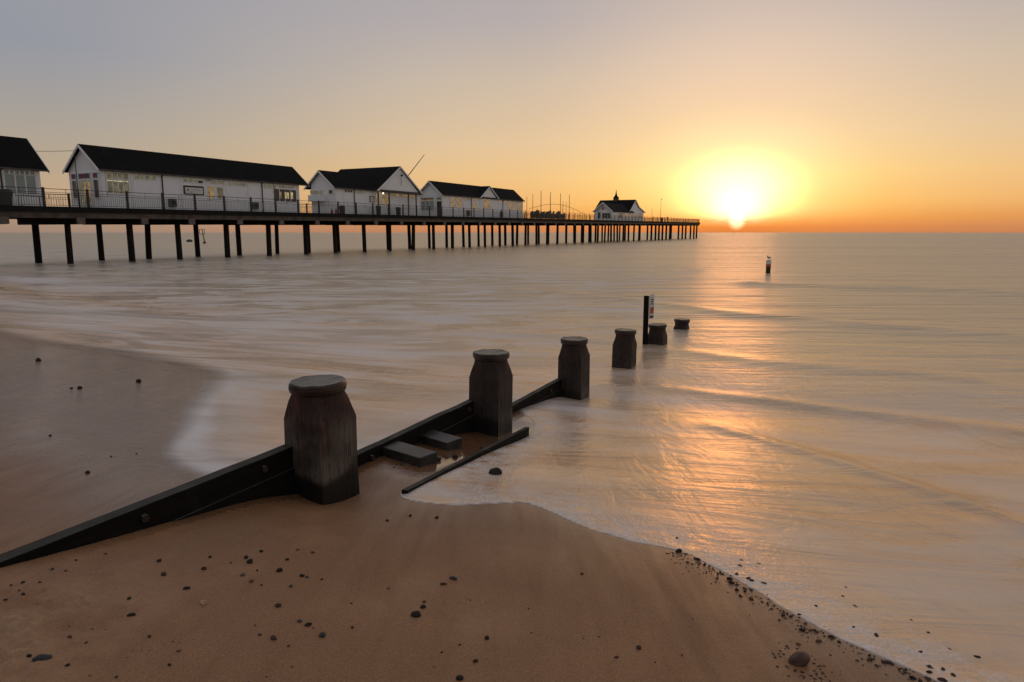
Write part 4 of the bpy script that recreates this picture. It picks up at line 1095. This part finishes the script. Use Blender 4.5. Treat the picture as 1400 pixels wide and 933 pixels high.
# windbreak of upright panels in the open middle stretch
wb = empty('windbreak', pm(40, -2.0, 0), 'dark uneven windbreak of upright panels on the pier between the two far pavilions', 'windbreak')
s_ = 35.2; k = 0
rnd = random.Random(11)
while s_ < 49.8:
    h = rnd.choice([1.1, 1.45, 1.6, 1.35, 1.7]); wd = rnd.uniform(.45, .8)
    MB(pm).box(s_, s_+wd, -2.0, -1.92, .05, h).build('panel', M['bin'] if k % 3 else M['stringer'], wb)
    s_ += wd+rnd.uniform(.03, .12); k += 1
# masts
mlab = ['thin mast just right of the small-gabled pavilion, second from left', 'short thin mast on the pier, third from left', 'thin tall mast', '']
masts = [(34.9,5.6,4.7),(36.4,0,4.25),(38.7,0,4.85),(42.0,0,5.65),(42.8,.6,4.9),(46.0,0,5.6),(47.1,.8,4.8),(50.6,0,5.55),(52.3,.3,4.0),(53.8,.3,3.95),(54.9,0,5.5)]
ml = ['leftmost mast, rising just behind the right end of the small-gabled pavilion','short mast just right of the small-gabled pavilion','second tall mast from the left above the windbreak',
      'tallest mast, left one of a close pair above the windbreak','shorter right one of the leftmost close pair of masts','left one of the second close pair of masts above the windbreak',
      'shorter right one of the second close pair of masts','tall single mast near the right end of the windbreak','first of two low masts at the end of the windbreak','second of two low masts at the end of the windbreak','rightmost tall mast, thicker at its foot, beyond the windbreak']
for (s_, o_, h), lb in zip(masts, ml):
    mt = empty('mast', pm(s_, o_, 0), lb, 'mast', 'bare masts standing on the pier')
    MB(pm).tube((s_, o_, 0), (s_, o_, h), .09 if h > 5 else .065, .06 if h > 5 else .045, 8).build('shaft', M['stringer'], mt)
    MB(pm).tube((s_, o_, 0), (s_, o_, h*.3), .13, .12, 8).build('sleeve', M['rail'], mt)
for s_, h, lb in ((114.8, 4.2, 'plain post standing right of the far pavilion on the pier head'), (124.1, 7.5, 'tall thin lamp post on the pier head')):
    mt = empty('lamp_post', pm(s_, 0, 0), lb, 'lamp post')
    MB(pm).tube((s_, 0, 0), (s_, 0, h), .10, .06, 8).build('pole', M['stringer'], mt)
    if h > 5: MB(pm).tube((s_, 0, h), (s_+.2, -.3, h+.05), .12, .18, 8).build('lamp_head', M['rail'], mt)
# curved hoop rail of the seating area
hp = MB(pm)
pts = [(44+ (72-44)*i/24, 5., 1.5+2.0*math.sin(math.pi*(.1+.9*i/24))) for i in range(25)]
for a, b_ in zip(pts[:-1], pts[1:]): hp.tube(a, b_, .04, .04, 6)
for i in (3, 8, 13, 18, 23): hp.tube((pts[i][0], 5., 0), pts[i], .03, .03, 6)
tag(hp.build('arched_frame', M['stringer']), 'low arched metal frame on the pier deck behind the masts', 'arched frame')
# small things on the walkway
def bin_(s_, o_, h, wd, label, mat='bin'):
    b_ = empty('litter_bin', pm(s_, o_, 0), label, 'bin', 'dark bins on the pier walkway')
    MB(pm).tube((s_, o_, 0), (s_, o_, h*.8), wd*.42, wd*.5, 14).build('bin_body', M[mat], b_)
    MB(pm).tube((s_, o_, h*.8), (s_, o_, h*.97), wd*.54, wd*.4, 14).build('lid', M['rail'], b_)
bin_(-8.3, -.9, 1.05, .7, 'dark litter bin left of the porch of the cross-gabled pavilion')
bin_(-2.9, -1.4, 1.2, .7, 'dark litter bin at the left foot of the big gable, below the noticeboard')
bin_(.75, -1.3, 1.1, .75, 'dark litter bin in front of the porch under the big gable')
bin_(-38.5, -1.5, 1.2, 1.0, 'large dark round bin at the left edge of the photo on the pier')
for s_, lb in ((-9.9, 'left one of two small red fire extinguishers on a white pavilion wall'), (-9.3, 'right one of two small red fire extinguishers on a white pavilion wall')):
    fe = empty('fire_extinguisher', pm(s_, -.12, .0), lb, 'extinguisher', 'red fire extinguishers')
    MB(pm).tube((s_, -1.0, .0), (s_, -1.0, .45), .13, .12, 12).build('cylinder', M['flag_red'], fe)
    MB(pm).tube((s_, -1.0, .45), (s_, -1.0, .62), .05, .03, 8).build('valve', M['rail'], fe)
ring = empty('life_ring', pm(12.6, -1.0, .9), 'red and white life ring hanging at the near corner of the small-gabled pavilion', 'life ring')
lr = MB(pm)
for i in range(16):
    a, b_ = 2*math.pi*i/16, 2*math.pi*(i+1)/16
    lr.tube((11.3, .8+.30*math.cos(a), 1.15+.30*math.sin(a)), (11.3, .8+.30*math.cos(b_), 1.15+.30*math.sin(b_)), .07, .07, 8)
lr.build('ring', M['flag_red'], ring)
tb = empty('cafe_table', pm(-37, -1.5, 0), 'small folding cafe table on the walkway in front of the leftmost pavilion', 'table')
MB(pm).box(-37.7, -36.3, -1.7, -1.1, .72, .76).build('table_top', M['stringer'], tb)
for s_ in (-37.6, -36.4):
    for o_ in (-1.65, -1.15): MB(pm).tube((s_, o_, 0), (s_, o_, .72), .02, .02, 6).build('leg', M['rail'], tb)
# cable between the two left pavilions
cbm = MB(pm); pa = (-41., .6, 4.1); pb = (-32.3, 2.8, 4.75)
pr_ = None
for i in range(21):
    f = i/20; q = tuple(pa[j]+(pb[j]-pa[j])*f for j in range(3)); q = (q[0], q[1], q[2]-.45*4*f*(1-f)*.5)
    if pr_: cbm.tube(pr_, q, .018, .018, 5)
    pr_ = q
tag(cbm.build('cable', M['rail']), 'thin cable sagging between the gables of the two leftmost pavilions', 'cable')

# person on the pier head
M['cloth_dark'] = simple('dark_coat', (.05,.03,.03), .8, .2, 10, 0)
M['skin'] = simple('skin', (.40,.22,.15), .6, .1, 10, 0)
pp = skin_obj('person', [(0,0,.98,(.15,.12)),(0,0,1.22,(.16,.11)),(0,0,1.42,(.17,.11)),(0,0,1.53,(.06,.06)),(0,.02,1.66,(.09,.10)),
     (.09,0,.90,(.09,.09)),(.12,.02,.48,(.065,.065)),(.13,0,.07,(.05,.05)),(.13,.12,.04,(.045,.035)),
     (-.09,0,.90,(.09,.09)),(-.12,.02,.48,(.065,.065)),(-.13,0,.07,(.05,.05)),(-.13,.12,.04,(.045,.035)),
     (.22,.0,1.40,(.06,.06)),(.30,.08,1.14,(.048,.048)),(.20,.32,1.12,(.038,.038)),(.17,.40,1.13,(.03,.03)),
     (-.22,.0,1.40,(.06,.06)),(-.30,.08,1.14,(.048,.048)),(-.20,.32,1.12,(.038,.038)),(-.17,.40,1.13,(.03,.03))],
     [(0,1),(1,2),(2,3),(3,4),(0,5),(5,6),(6,7),(7,8),(0,9),(9,10),(10,11),(11,12),(2,13),(13,14),(14,15),(15,16),(2,17),(17,18),(18,19),(19,20)], M['cloth_dark'])
pp.location = pm(127.2, -2.0, 0.0); pp.rotation_euler = (0, 0, R(160)); pp.scale = (1.1, 1.1, 1.08)
tag(pp, 'person in dark clothes standing at the railing of the pier head', 'person')
bx_ = MB(pm).box(121.2, 122.4, -1.9, -1.2, 0, 1.1).prism([(121.1, 1.1), (122.5, 1.1), (122.3, 1.25), (121.3, 1.25)], 1, -1.95, -1.15)
tag(bx_.build('storage_box', M['rail']), 'dark storage box on the pier head left of the standing person', 'box')

# ------------------------------------------------------------------ pebbles
def pebble_mat(name, c, rough=.45):
    m, nt, b = new_mat(name)
    v = coord(nt, kind='Object')
    oi = nt.nodes.new('ShaderNodeObjectInfo')
    n1 = noise(nt, v, 2.4, 5, .6)
    base = mixc(nt, maprange(nt, n1, .3, .7), tuple(x*.6 for x in c)+(1,), tuple(min(1, x*1.4) for x in c)+(1,))
    base = mixc(nt, math_(nt, 'MULTIPLY', oi.outputs['Random'], .35), base, (.02,.018,.016,1))
    nt.links.new(base, b.inputs['Base Color']); b.inputs['Roughness'].default_value = rough; b.inputs['Specular IOR Level'].default_value = .28
    bump(nt, b, noise(nt, v, 9., 4, .6), .25, .05)
    return m
M['p_dark'] = pebble_mat('dark_flint', (.019,.014,.011), .7); M['p_brown'] = pebble_mat('brown_flint', (.065,.028,.016), .6)
M['p_red'] = pebble_mat('red_brown_flint', (.11,.038,.02), .55); M['p_tan'] = pebble_mat('tan_flint', (.14,.085,.05), .6)
M['p_pale'] = pebble_mat('pale_pebble', (.48,.30,.20), .6); M['p_slate'] = pebble_mat('blue_slate', (.035,.040,.045), .5)
M['p_rock'] = pebble_mat('wet_brown_rock', (.10,.05,.032), .3)
def pebble_mesh(seed, flat=.7, ang=.22):
    bm = bmesh.new(); bmesh.ops.create_icosphere(bm, subdivisions=3, radius=.5)
    rr = random.Random(seed); off = Vector((rr.uniform(0, 50),)*3)
    cuts = [(Vector((rr.gauss(0, 1), rr.gauss(0, 1), rr.gauss(0, 1))).normalized(), rr.uniform(.36, .46)) for _ in range(6)]
    for v_ in bm.verts:
        p = v_.co.copy()
        for n_, d in cuts:
            k = p.dot(n_)-d
            if k > 0: p -= n_*k*.8
        p *= 1+ang*mnoise.noise(p*2.2+off)
        v_.co = (p.x, p.y*rr.choice([1])*.82, p.z*flat)
    me = bpy.data.meshes.new('pebble'); bm.to_mesh(me); bm.free()
    me.polygons.foreach_set('use_smooth', [True]*len(me.polygons))
    return me
variants = {}
for mk in ('p_dark', 'p_brown', 'p_red', 'p_tan', 'p_pale', 'p_slate', 'p_rock'):
    variants[mk] = []
    for i in range(5 if mk in ('p_dark', 'p_brown') else 2):
        me = pebble_mesh(i*7+len(mk), .62+.06*i); me.materials.append(M[mk]); variants[mk].append(me)
rp = random.Random(5)
def water_z(x, y):
    return max(0., th(x, y))
def pebble(x, y, size, mk='p_dark', label=None, group=None, rot=None, stretch=1., sink=.30):
    me = rp.choice(variants[mk])
    o = bpy.data.objects.new('pebble', me); col.objects.link(o)
    sz = size*.86
    o.scale = (sz*stretch, sz, sz*rp.uniform(.8, 1.05)); o.rotation_euler = (rp.uniform(-.25, .25), rp.uniform(-.25, .25), rp.uniform(0, 6.28) if rot is None else rot)
    o.location = W3(x, y, water_z(x, y)+sz*.34*(1-sink*1.6)-sz*.06)
    tag(o, label, 'pebble', group)
    return o
PEB = [(-2.22,2.113,22),(-2.155,2.112,18),(-2.231,1.984,21),(-2.259,1.958,15),(-2.196,1.93,13),(-2.135,1.888,22),(-2.171,1.848,20),(-2.188,2.207,17),(-2.109,2.287,17),(-2.167,1.996,15),(-1.811,2.255,30),(-1.706,2.138,35),(-1.56,2.217,32),(-1.536,2.047,39),(-1.397,1.95,43),(-1.717,1.935,24),(-1.622,1.825,36),(-1.462,1.707,22),(-1.304,1.643,21),(-1.288,1.569,16),(-1.42,1.489,16),(-1.277,1.467,19),(-1.62,1.521,20),(-1.74,1.665,23),(-1.729,1.543,65),(-1.657,1.642,15),(-1.698,1.718,12),(-1.778,1.544,20),(-1.424,2.357,31),(-1.382,2.316,42),(-1.381,2.431,25),(-1.601,2.333,24),(-1.472,2.297,20),(-1.308,2.246,17),(-1.2,2.258,37),(-1.21,2.367,25),(-1.354,2.193,31),(-1.286,2.145,29),(-1.225,2.123,18),(-1.083,2.128,20),(-1.074,1.972,36),(-1.056,1.775,19),(-0.991,1.76,36),(-0.965,1.509,29),(-0.92,1.555,9),(-1.357,1.691,10),(-1.511,1.484,9),(-1.104,1.83,9),(-0.808,2.906,30),(-0.678,2.991,28),(-0.5,2.987,31),(-1.201,2.474,26),(-1.11,2.459,28),(-1.073,2.229,30),(-1.044,2.222,21),(-0.967,2.214,17),(-1.086,2.134,23),(-0.761,2.041,14),(-0.935,1.881,28),(-0.891,1.86,29),(-0.864,1.846,11),(-0.808,1.804,41),(-0.702,1.87,20),(-0.915,1.724,12),(-0.852,1.615,13),(-0.579,1.543,34),(-0.763,1.539,11),(-0.308,2.303,40),(-0.354,2.249,30),(-0.427,2.095,22),(-0.425,2.055,36),(-0.447,1.994,60),(-0.622,2.18,17),(-0.112,1.873,29),(-0.226,1.821,14),(-0.151,1.732,28),(-0.206,1.631,39),(-0.267,1.565,17),(-0.296,1.768,14),(-0.315,1.681,8),(0.088,1.924,13),(-0.207,2.132,10),(0.388,2.423,24),(0.562,1.867,32),(0.449,1.802,24),(0.744,1.837,13),(0.174,1.624,28),(0.157,1.597,30),(0.32,1.906,10),(0.395,1.924,12),(0.081,2.093,12),(0.612,1.785,9),(0.883,2.089,10),(1.038,2.748,40),(1.325,1.952,26),(1.26,1.933,18)]
named = {
 (-1.397,1.95): ('p_pale','only pale pinkish pebble on the near sand, left of centre'),
 (-1.729,1.543): ('p_slate','long blue-grey pointed stone near the bottom left corner'),
 (-0.447,1.994): ('p_dark','largest dark rounded pebble of the cluster of three in the middle of the sand'),
 (-0.425,2.055): ('p_dark','middle pebble of the cluster of three in the middle of the sand'),
 (-0.427,2.095): ('p_brown','smallest pebble of the cluster of three in the middle of the sand'),
 (-0.151,1.732): ('p_brown','brown pebble catching orange light right of centre near the bottom edge'),
 (-0.206,1.631): ('p_dark','dark egg-shaped pebble near the bottom edge right of centre'),
 (-0.808,1.804): ('p_slate','rough grey-blue pebble left of centre, right of a pair of small pebbles'),
 (-0.935,1.881): ('p_slate','small pale grey angular pebble, left one of a pair'),
 (-0.891,1.86): ('p_dark','flat dark pebble, right one of a pair, left of centre'),
 (-0.579,1.543): ('p_brown','dark brown rough pebble at the bottom edge left of centre'),
 (-0.965,1.509): ('p_dark','dark pebble at the bottom edge left of centre, left of the brown one'),
 (-1.536,2.047): ('p_dark','round black pebble upper right of the long blue-grey stone'),
 (-1.622,1.825): ('p_dark','oval black pebble between the pale pebble and the long stone'),
 (-0.308,2.303): ('p_slate','thin flat stone lying slanted in the middle of the sand'),
 (-0.354,2.249): ('p_brown','reddish brown pebble just below the thin slanted stone'),
 (-0.112,1.873): ('p_dark','small black three-cornered pebble right of centre'),
 (1.038,2.748): ('p_dark','flat dark stone half under the foam edge at the top of the shingle strip'),
 (0.388,2.423): ('p_brown','single small pebble on the smooth sand right of centre'),
 (0.562,1.867): ('p_brown','brown broken pebble on the smooth sand to the right'),
 (-1.382,2.316): ('p_dark','larger pebble of the touching black pair below the groyne wall'),
 (-1.424,2.357): ('p_dark','smaller pebble of the touching black pair below the groyne wall'),
 (-1.074,1.972): ('p_brown','rough brown pebble, upper one of two brown pebbles left of centre'),
 (-0.991,1.76): ('p_brown','rough brown pebble, lower one of two brown pebbles left of centre'),
 (-0.808,2.906): ('p_dark','left of three small pebbles in a row below the foam edge'),
 (-0.678,2.991): ('p_dark','middle of three small pebbles in a row below the foam edge'),
 (-0.5,2.987): ('p_dark','right of three small pebbles in a row below the foam edge'),
 (0.174,1.624): ('p_dark','black pebble at the bottom edge, upper one of a touching pair'),
 (0.157,1.597): ('p_slate','greyish pebble at the bottom edge, lower one of a touching pair'),
}
used_zone = {}
for x, y, mm in PEB:
    if (x, y) in named:
        mk, lb = named[(x, y)]
        st = 1.5 if 'long' in lb else 1.35 if ('thin' in lb or 'flat' in lb) else 1.
        pebble(x, y, mm/1000*(.72 if st > 1.4 else 1), mk, lb, 'pebbles scattered on the near sand', rot=R(40) if 'long' in lb else None, stretch=st)
    else:
        mk = rp.choice(['p_brown','p_dark','p_dark','p_red','p_slate','p_tan'])
        if x < -1.9: z_ = 'small pebble on the churned sand at the left edge'
        elif x < -1.0: z_ = 'small pebble on the sand below the groyne wall'
        elif x < -.5: z_ = 'small pebble on the sand left of centre'
        else: z_ = 'small pebble on the smooth sand right of centre'
        pebble(x, y, mm/1000, mk, z_, z_.replace('small pebble', 'small pebbles'))
for (x, y, mm, lb) in ((-7.011,7.136,105,'dark stone farthest off on the wet flat at the left edge'),(-5.13,5.656,70,'dark brown stone on the wet flat left of the foam lobe, right one of two'),(-5.19,5.61,42,'small stone touching a bigger one on the wet flat'),
                   (-4.87,6.237,88,'dark stone on the wet flat nearest to the foam lobe'),(-3.975,4.013,29,'tiny stone alone on the wet sand at the far left'),(-3.073,3.32,42,'black stone on the wet sand behind the groyne wall'),(-3.19,3.674,20,'tiny stone above the black one behind the groyne wall'),(-3.064,3.773,20,'tiny stone left of the foam lobe tip')):
    pebble(x, y, mm/1000, 'p_dark', lb, 'stones on the wet flat left of the groyne')
rk = pebble(1.258, 1.835, .105, 'p_rock', 'big smooth wet brown rock in the shingle near the bottom right', 'pebbles scattered on the near sand', rot=R(20), stretch=1.05, sink=.2)
rk.name = 'rock'
# stones against the groyne boards
for x, y, s_, lb in ((-.66,4.10,.07,'black wet stone between the timber blocks and the low timber'), (-.52,4.22,.08,'flat black stone beside the farther timber block'), (-.38,4.28,.06,'small black stone right of the farther timber block'), (-.14,3.86,.13,'dark weedy stone in the swash right of the low timber'), (-.30,4.55,.05,'small black stone near the second groyne post')):
    pebble(x, y, s_, 'p_dark', lb, 'stones beside the groyne')
# shingle strip along the edge of the swash
er_ = [p for p in edge_r if p[0] > .95 and p[0] < 2.6]
def edge_point(t):
    i = t*(len(er_)-1); a = er_[int(i)]; b_ = er_[min(len(er_)-1, int(i)+1)]; f = i-int(i); p = a*(1-f)+b_*f
    d = b_-a; d = d/(np.linalg.norm(d)+1e-9); n_ = np.array([-d[1], d[0]])     # n_ points to the water
    return p, n_
for i in range(125):
    t = rp.random()**.85; p, n_ = edge_point(t)
    off = -abs(rp.gauss(.0, .035))-.0 if rp.random() < .8 else -rp.uniform(.05, .16)
    q = p+n_*off
    pebble(float(q[0]), float(q[1]), rp.choice([.010,.012,.014,.018,.022,.028]), rp.choice(['p_dark','p_red','p_brown','p_tan','p_slate']), 'small pebble in the strip of shingle on the sand side of the foam edge', 'small pebbles of the shingle strip', stretch=rp.uniform(1., 1.5))
for i in range(66):
    t = rp.random(); p, n_ = edge_point(t)
    q = p+n_*min(.9, abs(rp.gauss(.0, .30))+.02)
    pebble(float(q[0]), float(q[1]), rp.choice([.014,.018,.022,.028,.034]), rp.choice(['p_dark','p_red','p_brown']), 'small pebble breaking the thin water just inside the foam edge', 'small pebbles in the thin swash', stretch=rp.uniform(1., 1.4), sink=.2)

# fine shingle: hundreds of grains nobody could count, one object
gm_v, gm_f = [], []
base_me = variants['p_dark'][0]
oct_v = [Vector(v) for v in ((1,0,0),(-1,0,0),(0,1,0),(0,-1,0),(0,0,1),(0,0,-1))]
oct_f = [(0,2,4),(2,1,4),(1,3,4),(3,0,4),(2,0,5),(1,2,5),(3,1,5),(0,3,5)]
def grain(x, y, r_, z=None):
    k = len(gm_v); z = water_z(x, y) if z is None else z
    a = rp.uniform(0, 6.28); ca, sa = math.cos(a), math.sin(a); sx, sy, sz = r_*rp.uniform(.8, 1.6), r_*rp.uniform(.6, 1.1), r_*rp.uniform(.4, .7)
    for v in oct_v:
        px, py, pz = v.x*sx*rp.uniform(.8, 1.2), v.y*sy*rp.uniform(.8, 1.2), v.z*sz
        gm_v.append(tuple(a0+b0 for a0, b0 in zip(W3(x, y, z), (px*ca-py*sa, px*sa+py*ca, pz+sz*.2))))
    gm_f.extend([tuple(i+k for i in f) for f in oct_f])
cl_ = [rp.random() for _ in range(16)]
for i in range(400):
    t = rp.random()**.8 if i % 3 else min(.999, max(0, rp.choice(cl_)+rp.gauss(0, .012)))
    p, n_ = edge_point(t)
    q = p+n_*(rp.gauss(-.015, .035) if i % 2 else -abs(rp.gauss(0, .07)))
    if i % 3 == 0: q = q - n_*.03
    grain(float(q[0]), float(q[1]), rp.uniform(.0025, .0065))
for i in range(260):
    t = rp.random(); p, n_ = edge_point(t); q = p+n_*abs(rp.gauss(0, .28))
    grain(float(q[0]), float(q[1]), rp.uniform(.004, .009))
for i in range(60):
    a = rp.uniform(0, 6.28); r_ = .06+abs(rp.gauss(0, .04)); grain(1.258+r_*math.cos(a), 1.835+r_*math.sin(a), rp.uniform(.003, .008))
for i in range(90):
    u = rp.uniform(.5, 2.0); v = rp.uniform(-.42, -.12); q = POST[0]+GD*u+GN*v; grain(float(q[0]), float(q[1]), rp.uniform(.005, .014))
me = bpy.data.meshes.new('shingle'); me.from_pydata(gm_v, [], gm_f); me.materials.append(M['p_brown'])
o = bpy.data.objects.new('shingle', me); col.objects.link(o); tag(o, kind='stuff')
